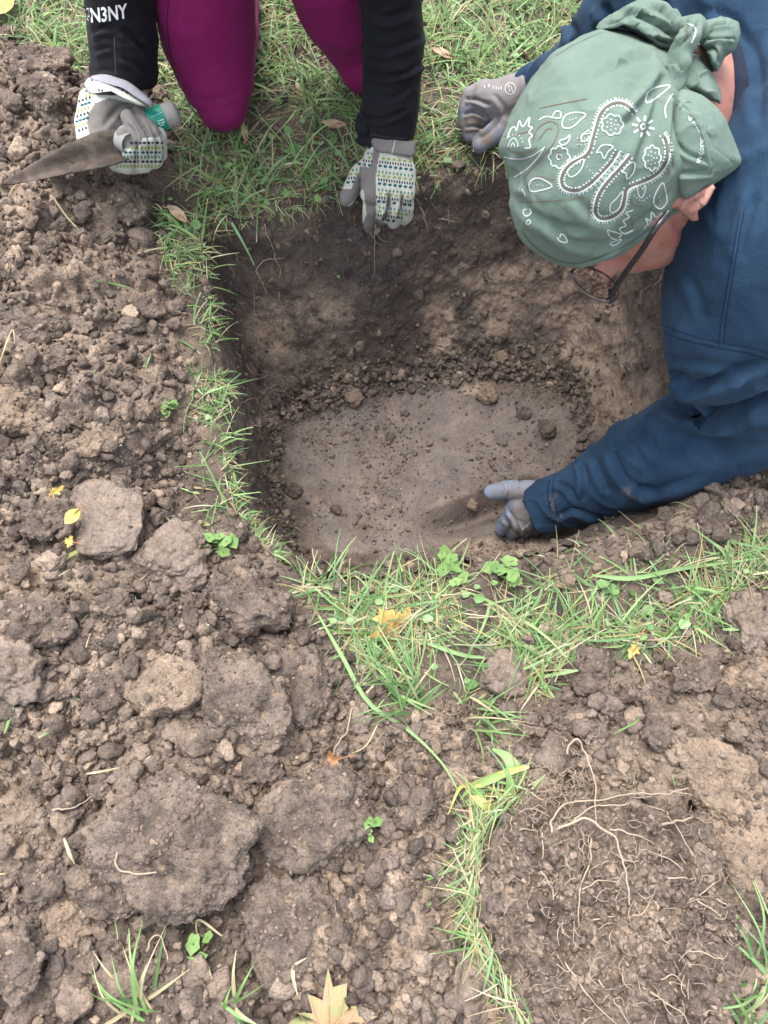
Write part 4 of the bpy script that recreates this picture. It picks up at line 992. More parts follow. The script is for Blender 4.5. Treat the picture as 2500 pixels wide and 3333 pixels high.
def crease(V, F, folds):
    """each fold: (line, depth, width px): a valley with a soft ridge on its side"""
    N = vnormals(V, F); P = pix(V); face = (N @ FWD) < 0.25
    for L, dp, w in folds:
        d, sd, al = seg_dist(P, catmull(np.array(L, float), 14).tolist())
        e = sst(0, .15, al) * (1 - sst(.8, 1, al)); s = d * sd
        V = V + N * (face * e * (-dp * np.exp(-(s / w) ** 2) + 0.75 * dp * np.exp(-((s - 1.7 * w) / (1.3 * w)) ** 2)))[:, None]
    return V
def cut_end(V, p, n):
    """flatten everything past a cuff plane"""
    p, n = np.array(p), np.array(n, float); n /= np.linalg.norm(n); s = (V - p) @ n
    near = np.linalg.norm(V - p, axis=1) < 0.13
    return V - np.where((s > 0) & near, s, 0)[:, None] * n
def bvh(V, F): return BVHTree.FromPolygons([tuple(x) for x in V], F.tolist())
def onto(tree, px, py, lift=0.0008):
    r = ray(px, py); r = r / np.linalg.norm(r); h = tree.ray_cast(Vector(EYE), Vector(r), 3)
    return np.array(h[0]) - r * lift if h[0] else None
class Print:
    """flat marks printed or stitched on a surface: thin patches that follow it"""
    def __init__(s, tree, lift=0.0009): s.t = tree; s.V = []; s.F = []; s.C = []; s.lift = lift
    def poly(s, pts, col):
        q = [onto(s.t, *p, s.lift) for p in pts]
        if any(a is None for a in q): return
        c = np.mean(pts, 0); cc = onto(s.t, *c, s.lift)
        if cc is None: return
        d = np.linalg.norm(np.array(q) - cc, axis=1)
        if d.max() > 4 * np.median(d) + .004: return
        b = len(s.V); s.V += [cc] + q; n = len(q); s.F += [[b, b + 1 + i, b + 1 + (i + 1) % n] for i in range(n)]; s.C += [col] * (n + 1)
    def dot(s, x, y, rx, ry, col, n=10, ang=0.0):
        a = np.linspace(0, 2 * np.pi, n, endpoint=False); u, v = np.cos(a) * rx, np.sin(a) * ry
        s.poly([(x + p * math.cos(ang) - q * math.sin(ang), y + p * math.sin(ang) + q * math.cos(ang)) for p, q in zip(u, v)], col)
    def line(s, L, w, col, closed=False, step=6.0, smooth=True):
        L = np.array(L, float)
        if closed: L = np.concatenate([L, L[:1]])
        ln = np.linalg.norm(np.diff(L, axis=0), axis=1).sum(); n = max(4, int(ln / step))
        P = catmull(L[:-1] if closed else L, n, closed) if smooth else L
        if closed and smooth: P = np.concatenate([P, P[:1]])
        T = np.gradient(P, axis=0); T /= np.linalg.norm(T, axis=1)[:, None] + 1e-9; Nn = np.stack([-T[:, 1], T[:, 0]], -1) * w / 2
        prev = None
        for i in range(len(P)):
            a, b = onto(s.t, *(P[i] + Nn[i]), s.lift), onto(s.t, *(P[i] - Nn[i]), s.lift)
            if a is None or b is None or np.linalg.norm(a - b) > .02: prev = None; continue
            k = len(s.V); s.V += [a, b]; s.C += [col, col]
            if prev is not None and np.linalg.norm(s.V[prev] - a) < .02: s.F.append([prev, prev + 1, k + 1, k])
            prev = k
        return P
    def text(s, body, size, place, col, bold=0.0):
        """place(u, v) -> photo px"""
        cu = bpy.data.curves.new('t', 'FONT'); cu.body = body; cu.size = size; cu.resolution_u = 2; cu.offset = bold
        ob = bpy.data.objects.new('t', cu); scene.collection.objects.link(ob)
        me = bpy.data.meshes.new_from_object(ob.evaluated_get(bpy.context.evaluated_depsgraph_get()))
        b = len(s.V); bad = False; W = []
        for v in me.vertices:
            q = onto(s.t, *place(v.co.x, v.co.y), s.lift)
            if q is None: bad = True; q = np.zeros(3)
            W.append(q)
        for p in me.polygons:
            if all(np.any(W[i]) for i in p.vertices): s.F.append([b + i for i in p.vertices])
        s.V += W; s.C += [col] * len(W); bpy.data.objects.remove(ob)
    def build(s, name, mat, parent, stuff=True):
        me = bpy.data.meshes.new(name); me.from_pydata([tuple(v) for v in s.V], [], s.F); me.materials.append(mat)
        at = me.color_attributes.new('col', 'FLOAT_COLOR', 'POINT'); at.data.foreach_set('color', np.concatenate([np.array(s.C), np.ones((len(s.C), 1))], 1).astype(np.float32).ravel())
        o = bpy.data.objects.new(name, me); scene.collection.objects.link(o); o.parent = parent; o.matrix_parent_inverse = Matrix.Translation(-Vector(parent.location))
        if stuff: o['kind'] = 'stuff'
        return o
def child(name, V, F, mat, parent, **kw): return mesh_np(name, V, F, mat, parent, **kw)
def loop_tube(pts, r, n=60, closed=False, k=8):
    P = catmull(np.array(pts), n, closed); P = np.concatenate([P, P[:1]]) if closed else P; return tube_arrays(P, r, k)
def pillow(outline, d0, thick, tilt=(0, 0), folds=0.0, seed=0, nr=26, n=140, flat=0.5, back=0.4):
    """puffed piece of cloth: outline in photo px, real depth and thickness"""
    O = catmull(np.array(outline, float), n, True); c = O.mean(0); rows = []
    for sgn in (1, -1):
        ss = np.linspace(0.0, 1.0, nr) if sgn == 1 else np.linspace(1, 0, nr)[1:]
        for s_ in ss:
            q = c + (O - c) * max(s_, 1e-4); h = (1 - s_ ** 2.6) ** flat * thick * (1 if sgn == 1 else -back)
            d = d0 + tilt[0] * (q[:, 0] - c[0]) / 100 + tilt[1] * (q[:, 1] - c[1]) / 100 - h
            rows.append(np.array([C(x, y, dd) for (x, y), dd in zip(q, d)]))
    V = np.array(rows); 
    if folds:
        W = V.reshape(-1, 3); N = -FWD; ang = fbm(W * 14, 2, seed) * 3
        V = V + N * folds * (.7 * fbm(V * 38 + seed, 3, seed + 3) + .9 * np.clip(1 - np.abs(fbm(V * np.array([26, 40, 26]) + seed, 2, seed + 8)) * 4, 0, 1) ** 2)[..., None]
    return V.reshape(-1, 3), grid_faces(len(rows), n, True)
def cloth_mat(name, base, light, weave=900, rough=.9, worn=.4, bumpd=.0006, big=0.004, dirt=None):
    t = NT(name); c = t.mix(t.ramp(t.noise(14, 4, .6), .4, .7, 0, worn), base, light); c = t.mix(t.ramp(t.noise(weave, 2, .6), .35, .7, 0, .35), c, light)
    if dirt: c = t.mix(t.math('MULTIPLY', t.ramp(t.noise(30, 5, .7), .55, .7, 0, .8), t.attr('dirt')), c, dirt)
    t.bump([(t.noise(26, 4, .55, None, .8), big, .6), (t.noise(weave, 2, .5), bumpd, .5)])
    t.b.inputs['Sheen Weight'].default_value = .03; return t.out(c, rough, .15)
M_navy = cloth_mat('faded navy cotton', (.0095, .0250, .052), (.028, .062, .110), 620, worn=.75, bumpd=.0009, dirt=(.20, .17, .14)); M_navyd = cloth_mat('dark navy collar', (.010, .014, .028), (.02, .03, .05))
M_black = cloth_mat('black stretch fabric', (.006, .006, .009), (.013, .013, .017), 1500, .7, big=.003); M_mar = cloth_mat('maroon leggings', (.165, .008, .074), (.215, .016, .10), 1800, .75, .5, .0003, .002)
M_green = cloth_mat('faded green cotton', (.095, .138, .112), (.150, .200, .165), 700, .9, .6, .0005, .004); M_knit = None
t = NT('grey knit glove'); n_ = t.n('ShaderNodeTexWave'); n_.inputs['Scale'].default_value = 160; n_.inputs['Distortion'].default_value = 2; t.l(t.pos(), n_.inputs['Vector'])
M_knit = t.out(t.mix(t.ramp(t.noise(40, 4), .5, .75, 0, .8), t.mix(n_.outputs['Fac'], (.12, .112, .115), (.25, .235, .238)), (.16, .13, .105)), .9, .2); 
t = NT('blue grey coating'); M_coat = t.out(t.mix(t.ramp(t.noise(35, 4), .4, .68), (.17, .215, .30), (.18, .175, .185)), .7, .3)
t = NT('muddy coating'); M_coat2 = t.out(t.mix(t.ramp(t.noise(45, 5), .35, .6), (.14, .165, .22), (.15, .12, .098)), .8, .3)
M_gcream = cloth_mat('cream glove fabric', (.42, .43, .37), (.50, .50, .44), 1200, .85, .4, .0003, .0015); M_ggrey = cloth_mat('grey suede', (.145, .133, .124), (.19, .176, .165), 1500, .95, .5, .0003, .001)
M_gpatt = None
M_lilac = cloth_mat('lilac lining', (.25, .24, .27), (.32, .31, .34), 1200, .9)
t = NT('print ink'); M_ink = t.out(t.attr('col', 'Color'), .8, .2)
t = NT('skin'); t.b.inputs['Subsurface Weight'].default_value = .15; t.b.inputs['Subsurface Radius'].default_value = (.01, .004, .002)
sk = t.mix(t.ramp(t.noise(30, 4, .6), .4, .68), (.36, .185, .145), (.32, .120, .095)); sk = t.mix(t.ramp(t.noise(120, 4, .7), .5, .75, 0, .5), sk, (.36, .22, .18)); t.bump([(t.noise(90, 4, .6), .0015, .5), (t.noise(500, 3), .0008, .6)]); M_skin = t.out(sk, .5, .4)
t = NT('short hair'); M_hair = t.out(t.mix(t.noise(400, 2), (.05, .03, .02), (.14, .09, .06)), .8, .2)
t = NT('glossy black frame'); M_frame = t.out((.012, .012, .014), .25, .5)
t = NT('brown metal rim'); t.b.inputs['Metallic'].default_value = .6; M_rim = t.out((.10, .075, .07), .3)
t = NT('lens glass'); t.b.inputs['Transmission Weight'].default_value = 1; t.b.inputs['IOR'].default_value = 1.15; M_lens = t.out((.97, .97, .97), .02)
t = NT('muddy steel'); t.b.inputs['Metallic'].default_value = .15; tc_ = t.noise(40, 5, .65); t.bump([(t.noise(140, 5, .7), .002, .8)]); M_blade = t.out(t.mix(t.ramp(tc_, .4, .65), (.045, .034, .026), (.10, .078, .062)), .7, .3)
t = NT('grey grip'); M_grip = t.out(t.mix(t.noise(90, 4), (.17, .17, .16), (.30, .29, .27)), .8, .2)
t = NT('green label'); M_gband = t.out((.005, .20, .13), .4, .4)
t = NT('buckle metal'); t.b.inputs['Metallic'].default_value = .3; M_buckle = t.out((.7, .7, .68), .35)
M_denim = cloth_mat('dark trousers', (.03, .035, .045), (.06, .065, .08)); 
def R_(d, px): return px / FPX * d
def ch(L): return chain([(C(x, y, d), R_(d, r)) for x, y, d, r in L])
def zc(L): return chain([(D(x, y, z), r) for x, y, z, r in L])

# ------------------------------------------------------------------ person kneeling at the top, in maroon leggings and a black jacket
pw = empty('person', (-.18, 1.28, 0), 'person in maroon leggings and black sleeves kneeling on the lawn, trowel in one hand', 'person')
hipR, hipL, kR, kL = np.array([-.27, 1.30, .50]), np.array([-.10, 1.36, .50]), C(722, 335, 1.435), C(1185, 215, 1.47)
thR = ch([(722, 335, 1.435, 84), (700, 240, 1.41, 128), (678, 120, 1.37, 156), (664, 0, 1.31, 166), (660, -140, 1.25, 176)]) + chain([(C(660, -140, 1.25), .088), (hipR, .105)])
thL = ch([(1190, 200, 1.475, 80), (1160, 110, 1.44, 122), (1120, 0, 1.37, 158), (1085, -140, 1.29, 178)]) + chain([(C(1085, -140, 1.29), .088), (hipL, .105)])
shin = []
for k_, x_ in ((kR, -.30), (kL, -.03)): shin += chain([(k_, .05), (np.array([x_, k_[1] + .18, .065]), .058), (np.array([x_, k_[1] + .42, .05]), .036)])
legs = thR + thL + shin + [ell((-.185, 1.37, .55), (.17, .12, .13))]
V, F = fuse(legs, .006, 8)
V = V + vnormals(V, F) * (0.002 * fbm(V * 14, 3, 5) + .0015 * np.clip(1 - np.abs(fbm(V * np.array([9, 9, 22]), 2, 6)) * 5, 0, 1) ** 2)[:, None]
V = crease(V, F, [([(590, 300), (680, 330), (800, 290)], .002, 10), ([(600, 60), (640, 140), (650, 220)], .002, 12), ([(560, 260), (610, 330), (660, 370)], .003, 8)])
child('leggings', V, F, M_mar, pw)
tL = bvh(V, F); pr = Print(tL, .0006); pr.line([(590, 300), (560, 200), (545, 90), (548, 0)], 2.5, (.05, .004, .022)); pr.build('legging_seam', M_ink, pw)
shR, shL = np.array([-.37, 1.06, .80]), np.array([.0, 1.10, .80])
jk = ch([(402, 310, 1.345, 100), (404, 200, 1.32, 106), (400, 90, 1.295, 110), (384, -10, 1.26, 114), (375, -300, 1.15, 122)]) + chain([(C(375, -300, 1.15), .056), (shR, .072)])
jk += ch([(1250, 500, 1.385, 92), (1262, 400, 1.355, 93), (1278, 280, 1.325, 96), (1285, 170, 1.295, 99), (1270, 0, 1.235, 102), (1262, -300, 1.13, 118)]) + chain([(C(1262, -300, 1.13), .056), (shL, .072)])
jk += chain([(shR, .075), (np.array([-.18, 1.10, .83]), .10), (shL, .075)]) + chain([(np.array([-.18, 1.10, .80]), .13), (np.array([-.18, 1.33, .60]), .135)])
V, F = fuse(jk, .005, 8)
V = cut_end(V, C(1255, 448, 1.37), C(1250, 560, 1.41) - C(1272, 330, 1.335) + np.array([0.02, 0, 0]))
V = cut_end(V, C(400, 282, 1.34), C(445, 400, 1.36) - C(395, 180, 1.30) + np.array([.0, 0, -.02]))
V = V + vnormals(V, F) * (0.0035 * fbm(V * np.array([14, 14, 24]), 3, 15) + .0030 * np.clip(1 - np.abs(fbm(V * np.array([12, 12, 20]) + 3, 2, 17)) * 4, 0, 1) ** 2)[:, None]
V = crease(V, F, [([(1170, 120), (1230, 165), (1310, 150), (1390, 110)], .005, 9), ([(1180, 215), (1250, 250), (1330, 235), (1390, 190)], .008, 7), ([(1200, 300), (1280, 320), (1350, 270)], .004, 6), ([(1165, 370), (1240, 392), (1340, 350)], .006, 6),
                  ([(1180, 30), (1260, 60), (1360, 20)], .007, 12), ([(290, 110), (340, 90), (375, 100)], .007, 8), ([(390, 95), (440, 125), (500, 190)], .008, 9), ([(300, 170), (350, 155), (375, 165)], .006, 7), ([(310, 235), (340, 228), (372, 238)], .005, 6), ([(390, 180), (450, 215), (505, 270)], .006, 8)])
child('jacket', V, F, M_black, pw)
tJ = bvh(V, F); pr = Print(tJ, .0012)
def place(u, v): 
    x, y = 262 + u, 76 - v; a = math.radians(-5); return (262 + (x - 262) * math.cos(a) - (y - 76) * math.sin(a), 76 + (x - 262) * math.sin(a) + (y - 76) * math.cos(a) - .0008 * (u - 70) ** 2)
pr.text('UN3NY', 57, lambda u, v: place(u * .80, v * 1.15), (.75, .75, .76), bold=1.3); pr.build('sleeve_lettering', M_ink, pw)
pr = Print(tJ, .0007); pr.line([(372, 120), (374, 180), (377, 240)], 3, (.05, .05, .055)); pr.line([(1150, 428), (1260, 446), (1350, 452)], 2.5, (.04, .04, .045)); pr.line([(1182, 360), (1178, 395), (1176, 430)], 2.5, (.05, .05, .055)); pr.build('sleeve_seam', M_ink, pw)
V, F = pillow([(1158, 428), (1160, 380), (1185, 352), (1205, 375), (1200, 440)], 1.335, .012, folds=.001); child('cuff_tab', V, F, M_black, pw)
V, F = fuse(chain([(np.array([-.18, 1.33, .6]), .09), (np.array([-.18, 1.10, .84]), .09), (np.array([-.18, 1.02, .92]), .05), (np.array([-.18, .93, 1.0]), .055)]) + [ell((-.18, .90, 1.03), (.078, .10, .105))] + [ell((-.18, .80, 1.0), (.012, .02, .02))]
            + chain([(C(375, -300, 1.15), .04), (shR, .05), (np.array([-.18, 1.1, .83]), .07), (shL, .05), (C(1262, -300, 1.13), .04)]) + chain([(C(375, -300, 1.15), .04), (C(384, -10, 1.27), .036), (C(400, 90, 1.30), .033), (C(402, 260, 1.345), .026)]) + chain([(C(1262, -300, 1.13), .04), (C(1270, 0, 1.245), .036), (C(1285, 170, 1.305), .033), (C(1260, 420, 1.365), .026)]), .008, 5)
child('body', V, F, M_skin, pw)
V, F = ICO[4]; V = V * np.array([.088, .11, .105]) + np.array([-.18, .93, 1.055]); V = V + (V - [-.18, .93, 1.055]) * (.12 * fbm(V * 40, 3, 2))[:, None]; child('hair', V, F, M_hair, pw)

# patterned glove on the rim
CR = lambda cx, cy: (1000 + cx / 3.318, 350 + cy / 3.318)
def polyF(V, F, polys):
    c = V[F].mean(1); P = pix(c); r = np.zeros(len(F), int)
    for m, pl in polys:
        a = np.array(pl, float); r[in_poly(P[:, 0], P[:, 1], a)] = m
    return r
gl = []
for x0, x1, r0 in ((1208, 1205, .019), (1245, 1238, .020), (1282, 1278, .020), (1315, 1322, .018)):
    gl += chain([(D(x0 + (1262 - x0) * .25, 500, .088), r0), (D(x0 + 3, 560, .088), r0 * 1.08), (D(x1, 632, .072), r0 * .92)])
gl += zc([(1262, 400, .11, .030), (1262, 450, .095, .032), (1265, 490, .09, .034)]) + zc([(1240, 500, .09, .026), (1290, 505, .09, .026)])
for L in ([(1208, 632, .068, .0145), (1204, 680, .045, .0130), (1201, 722, .012, .0120), (1200, 744, -.016, .0085)], [(1243, 635, .072, .0145), (1246, 680, .052, .0132), (1244, 705, .022, .0125), (1240, 716, -.008, .0115)],
          [(1283, 638, .070, .0145), (1287, 684, .050, .0132), (1286, 712, .020, .0125), (1280, 726, -.006, .011)], [(1322, 632, .064, .0135), (1327, 675, .044, .0122), (1324, 702, .018, .0115), (1316, 716, -.006, .010)],
          [(1205, 545, .075, .020), (1172, 568, .062, .0185), (1148, 610, .045, .0160), (1128, 648, .030, .0142)]): gl += zc(L)
V, F = fuse(gl, .0022, 5)
V = V + vnormals(V, F) * (.0010 * fbm(V * 60, 2, 25))[:, None]
V = crease(V, F, [([(1266, 615), (1265, 660), (1252, 722)], .006, 6), ([(1307, 625), (1306, 670), (1294, 722)], .006, 6), ([(1224, 600), (1224, 660), (1222, 720)], .002, 4), ([(1215, 520), (1190, 560), (1175, 600)], .003, 8)])
fm = polyF(V, F, [(1, [CR(*p) for p in [(868, 925), (905, 930), (885, 1100), (850, 1220), (800, 1215), (850, 1100)]]), (1, [CR(*p) for p in [(1010, 975), (1038, 965), (1022, 1090), (980, 1190), (960, 1190), (995, 1090)]]), (1, [CR(*p) for p in [(715, 440), (785, 450), (770, 560), (745, 720), (738, 1190), (790, 1215), (860, 1260), (700, 1400), (560, 1360), (640, 1150), (600, 830), (590, 800), (560, 700), (570, 640), (690, 640)]]),
                  (1, [CR(*p) for p in [(300, 870), (400, 880), (475, 875), (510, 800), (530, 720), (570, 690), (640, 830), (500, 1000), (400, 1120), (250, 1060)]])])
child('glove', V, F, None, pw, mats=[M_gcream, M_ggrey], fmat=fm)['label'] = 'cream gardening glove with rows of green and teal spots'
tG = bvh(V, F); pr = Print(tG, .0007)
TEAL, NAVY, SEA, YGR, TN = (.015, .085, .105), (.025, .028, .04), (.10, .20, .135), (.22, .27, .065), (.30, .26, .16)
def rows(x0, x1, y0, y1, slope, mask, start=0, per=275):
    seq = [(0, YGR, 58, 21, 13), (42, NAVY, 28, 8, 18), (85, TEAL, 56, 21, 16), (118, TN, 16, 3.2, 3.2), (150, SEA, 40, 12, 17), (176, TN, 18, 3, 3)]
    y = y0 - start
    while y < y1:
        for dy, col, sp, rx, ry in seq:
            x = x0 + rng.uniform(0, sp)
            while x < x1:
                cx, cy = x, y + dy + slope * (x - x0)
                if y0 - 10 < cy < y1 + 60 and mask(cx, cy): pr.dot(*CR(cx, cy), rx / 3.318, ry / 3.318, tuple(v * rng.uniform(.85, 1.1) for v in col), 9)
                x += sp
        y += 193
main = np.array([(775, 500), (1160, 520), (1180, 900), (1130, 1130), (1050, 1180), (1000, 1220), (880, 1240), (790, 1215), (750, 1180), (755, 700)], float)
gaps = [np.array([(862, 930), (905, 930), (880, 1130), (820, 1220), (845, 1100)], float), np.array([(1005, 980), (1040, 960), (1020, 1090), (970, 1190), (990, 1080)], float)]
pin = lambda x, y, p: bool(in_poly(np.array([x]), np.array([y]), p)[0])
rows(752, 1180, 540, 1210, .12, lambda x, y: pin(x, y, main) and not any(pin(x, y, g) for g in gaps))
th_p = np.array([(490, 560), (590, 640), (540, 700), (490, 860), (350, 860), (400, 720), (450, 600)], float); rows(340, 600, 560, 860, -.10, lambda x, y: pin(x, y, th_p), 20)
wr_p = np.array([(600, 380), (705, 380), (705, 470), (690, 630), (560, 630), (500, 560)], float); rows(500, 720, 380, 640, .15, lambda x, y: pin(x, y, wr_p), 60)
cf_p = np.array([(600, 280), (780, 260), (1160, 350), (1165, 385), (950, 330), (690, 320), (680, 380), (600, 370)], float); rows(580, 1170, 262, 400, .10, lambda x, y: pin(x, y, cf_p), 70)
pr.build('glove_print', M_ink, pw)
V, F = pillow([CR(*p) for p in [(692, 330), (720, 305), (820, 315), (950, 340), (1030, 360), (1165, 375), (1170, 440), (1150, 525), (1000, 518), (880, 500), (770, 480), (700, 410)]], 1.335, .010, tilt=(.0, -.004), folds=.0012, seed=3, nr=16)
child('wrist_strap', V, F, M_ggrey, pw)
pb = Print(bvh(V, F), .0012); pb.line([CR(*p) for p in [(895, 335), (945, 342), (950, 352), (912, 500), (900, 514), (862, 505)]], 3.2, (.42, .42, .42), False, 2); pb.build('buckle', M_ink, pw, False)

# glove holding the trowel
cr4 = lambda cx, cy: (150 + cx / 3.016, 150 + cy / 3.016)
g2 = ch([(400, 215, 1.335, 72), (395, 300, 1.34, 84), (365, 350, 1.355, 84), (350, 400, 1.365, 86), (370, 450, 1.37, 88), (420, 490, 1.37, 72)]) + ch([(300, 330, 1.35, 42), (278, 400, 1.35, 34), (282, 450, 1.335, 32), (320, 478, 1.315, 30), (370, 478, 1.30, 26)])
for L in ([(380, 530, 1.37, 30), (415, 540, 1.33, 27), (425, 490, 1.285, 26), (402, 440, 1.275, 24)], [(420, 535, 1.37, 30), (468, 535, 1.33, 28), (466, 460, 1.275, 27), (420, 388, 1.275, 25)],
          [(450, 510, 1.37, 30), (505, 520, 1.33, 27), (502, 440, 1.28, 26), (452, 365, 1.285, 24)], [(470, 490, 1.37, 28), (522, 500, 1.34, 24), (520, 440, 1.295, 23), (498, 400, 1.295, 20)]): g2 += ch(L)
V, F = fuse(g2, .0024, 5); V = V + vnormals(V, F) * (.0012 * fbm(V * 55, 2, 35))[:, None]
V = crease(V, F, [([(446, 545), (445, 450), (412, 395)], .006, 5), ([(486, 540), (486, 450), (448, 380)], .006, 5), ([(512, 530), (512, 460), (490, 410)], .005, 4), ([(330, 420), (390, 350), (440, 345)], .004, 10)])
fm = polyF(V, F, [(1, [cr4(*p) for p in [(480, 560), (620, 510), (840, 560), (980, 600), (1050, 700), (1130, 850), (1100, 900), (950, 900), (900, 1010), (700, 1000), (420, 860), (400, 700)]])])
child('glove', V, F, None, pw, mats=[M_gcream, M_ggrey], fmat=fm)['label'] = 'spotted cream glove with grey palm wrapped round the trowel handle'
tG2 = bvh(V, F); pr = Print(tG2, .0008)
for k in range(9):
    cx, cy = 330 - k * 6 + 60 * (k < 2), 440 + k * 50
    for j in range(4): pr.dot(*cr4(cx + j * 34 + 8, cy - j * 12), 3.6 if k % 3 else 6, 5 if k % 3 else 4, (TEAL, YGR, NAVY)[k % 3], 8, -.3)
for k, y in enumerate((950, 1000, 1045, 1090, 1135, 1180)):
    for x in range(700 if y > 1000 else 840, 1160, 34 if k % 2 else 42): pr.dot(*cr4(x, y), 3.8 if k % 2 else 5.8, 6 if k % 2 else 4.5, (NAVY, YGR, TEAL, SEA)[k % 4], 8)
pr.build('glove_print', M_ink, pw)
V, F = pillow([cr4(*p) for p in [(455, 290), (580, 280), (700, 310), (810, 350), (930, 440), (1045, 545), (1040, 590), (960, 560), (860, 480), (720, 405), (560, 350), (440, 325)]], 1.258, .014, folds=.001, nr=14, n=110); child('glove_cuff', V, F, M_lilac, pw)
V, F = pillow([cr4(*p) for p in [(385, 350), (450, 305), (600, 345), (740, 405), (870, 490), (985, 580), (900, 580), (760, 500), (640, 440), (520, 440), (430, 470), (380, 400)]], 1.262, .016, folds=.001, seed=4, nr=14, n=110); child('glove_cuff', V, F, M_gcream, pw)
pr = Print(bvh(V, F), .0009)
for k in range(13):
    x, y = 450 + k * 43, 330 + max(0, k - 3) * 25; pr.dot(*cr4(x, y), 4.6, 4.6, TEAL, 9)
for k in range(6): pr.dot(*cr4(520 + k * 30, 430 + k * 6), 3, 4.5, NAVY, 7)
pr.build('glove_print', M_ink, pw)

# trowel
tr_ = empty('hand_trowel', C(380, 450, 1.29), 'muddy narrow trowel with a grey handle and green band held in the gloved hand', 'trowel')
O = [(-6, 580), (70, 540), (150, 500), (240, 458), (320, 428), (395, 420), (438, 440), (446, 478), (420, 515), (340, 545), (230, 564), (110, 580), (20, 590)]
V, F = pillow(O, 1.262, .006, tilt=(.012, .004), folds=.002, seed=9, nr=24); P = pix(V); d_, sd_, _ = seg_dist(P, [(0, 585), (230, 515), (440, 470)])
V = V + FWD * (.016 * np.exp(-(d_ / 34) ** 2))[:, None]; child('blade', V, F, M_blade, tr_)
v1, f1_ = loop_tube([C(425, 470, 1.275), C(400, 455, 1.285), C(440, 425, 1.29), C(500, 392, 1.295)], .0165, 30, False, 18); child('shank', v1, f1_, M_grip, tr_)
a_, b_ = C(470, 405, 1.292), C(584, 362, 1.30); Pq = np.array([a_ + (b_ - a_) * f for f in np.linspace(0, 1, 24)]); rr_ = .0195 * np.array([1] * 18 + [1.02, 1.02, .98, .85, .6, .05]); v1, f1_ = tube_arrays(Pq, rr_, 24); child('handle', v1, f1_, M_grip, tr_)
Pq = np.array([a_ + (b_ - a_) * f for f in np.linspace(.14, .56, 8)]); v1, f1_ = tube_arrays(Pq, .0206, 32); ob = child('label_band', v1, f1_, M_gband, tr_)
pr = Print(bvh(v1, f1_), .0006); W_ = (.72, .76, .74)
pr.poly([cr4(1000, 598), cr4(1065, 582), cr4(1075, 604), cr4(1008, 612)], W_)
for x, y in ((1105, 735), (1125, 728), (1145, 722), (1110, 760), (1135, 755), (1155, 745), (1128, 780), (1150, 772)): pr.dot(*cr4(x, y), 2.4, 2.4, W_, 6)
pr.line([cr4(1030, 700), cr4(1090, 670), cr4(1140, 650)], 2.0, (.20, .5, .42)); pr.build('label_print', M_ink, tr_)

# ------------------------------------------------------------------ person leaning in from the right in a navy shirt
pm = empty('person', (.95, .82, 0), 'person in a navy blue shirt and green bandana reaching down into the hole', 'person')
arm = ch([(1700, 1662, 1.50, 84), (1785, 1640, 1.475, 88), (1880, 1612, 1.44, 98), (1980, 1560, 1.40, 116), (2080, 1508, 1.35, 142), (2200, 1462, 1.30, 168), (2340, 1392, 1.24, 186), (2480, 1310, 1.18, 200)])
arm += ch([(2480, 1310, 1.18, 190), (2460, 1120, 1.08, 262), (2450, 940, .99, 280), (2500, 760, .93, 290), (2580, 560, .90, 300)])
arm += ch([(2400, 1130, 1.07, 225), (2400, 1000, 1.0, 235)])
arm2 = ch([(1690, 295, 1.41, 52), (1760, 270, 1.38, 60), (1860, 230, 1.30, 80), (1960, 150, 1.18, 120), (2040, 80, 1.08, 170), (2200, 20, 1.03, 240)])
bd = ch([(2200, 20, 1.03, 260), (2420, 60, 1.0, 330), (2560, 330, .98, 330), (2580, 560, .93, 310)]) + chain([(C(2480, 150, 1.02), .15), (np.array([.72, .93, .52]), .175), (np.array([.98, .86, .50]), .16)]) + chain([(C(2600, 500, .98), .14), (np.array([.75, .78, .5]), .16), (np.array([.98, .78, .48]), .15)])
V, F = fuse(arm + arm2 + bd, .0045, 9)
V = cut_end(V, C(1748, 1652, 1.485), C(1700, 1662, 1.50) - C(1880, 1612, 1.44)); V = cut_end(V, C(1712, 285, 1.40), C(1690, 295, 1.41) - C(1800, 260, 1.36))
N = vnormals(V, F)
Wv = V + .03 * np.stack([vnoise(V * 12, 301), vnoise(V * 12, 302), vnoise(V * 12, 303)], -1); rdg = 1 - np.abs(fbm(Wv * np.array([10, 7, 13]), 2, 44)) * 3.2
V = V + N * (.0035 * fbm(V * 9, 3, 41) + .0020 * fbm(V * 26, 3, 42) + .0065 * np.clip(rdg, 0, 1) ** 3)[:, None]
V = crease(V, F, [([(2140, 1290), (2230, 1342), (2340, 1352), (2450, 1325), (2560, 1270)], .030, 17), ([(2165, 1215), (2215, 1225), (2255, 1262), (2360, 1225), (2520, 1160)], .016, 15), ([(2050, 1370), (2110, 1430), (2150, 1500)], .008, 14),
                  ([(1990, 1440), (2010, 1520), (2060, 1580), (2150, 1610)], .010, 12), ([(1890, 1500), (1905, 1560), (1895, 1640)], .008, 9), ([(1800, 1570), (1850, 1590), (1880, 1640)], .010, 8), ([(1810, 1690), (1860, 1660), (1930, 1680), (1990, 1690)], .008, 8), ([(1930, 1480), (1960, 1560), (1985, 1610)], .007, 10),
                  ([(2060, 1600), (2160, 1590), (2300, 1540)], .007, 14), ([(2170, 1160), (2300, 1185), (2450, 1215)], .006, 14), ([(2230, 890), (2270, 960), (2300, 1060)], .004, 16), ([(1850, 60), (1870, 130), (1850, 190)], .010, 12), ([(1960, 10), (1980, 70), (1950, 110)], .012, 14), ([(2460, 620), (2420, 760), (2400, 860)], .005, 16), ([(2440, 120), (2470, 260), (2460, 420)], .007, 20), ([(2300, 20), (2390, 70), (2440, 160)], .010, 16)])
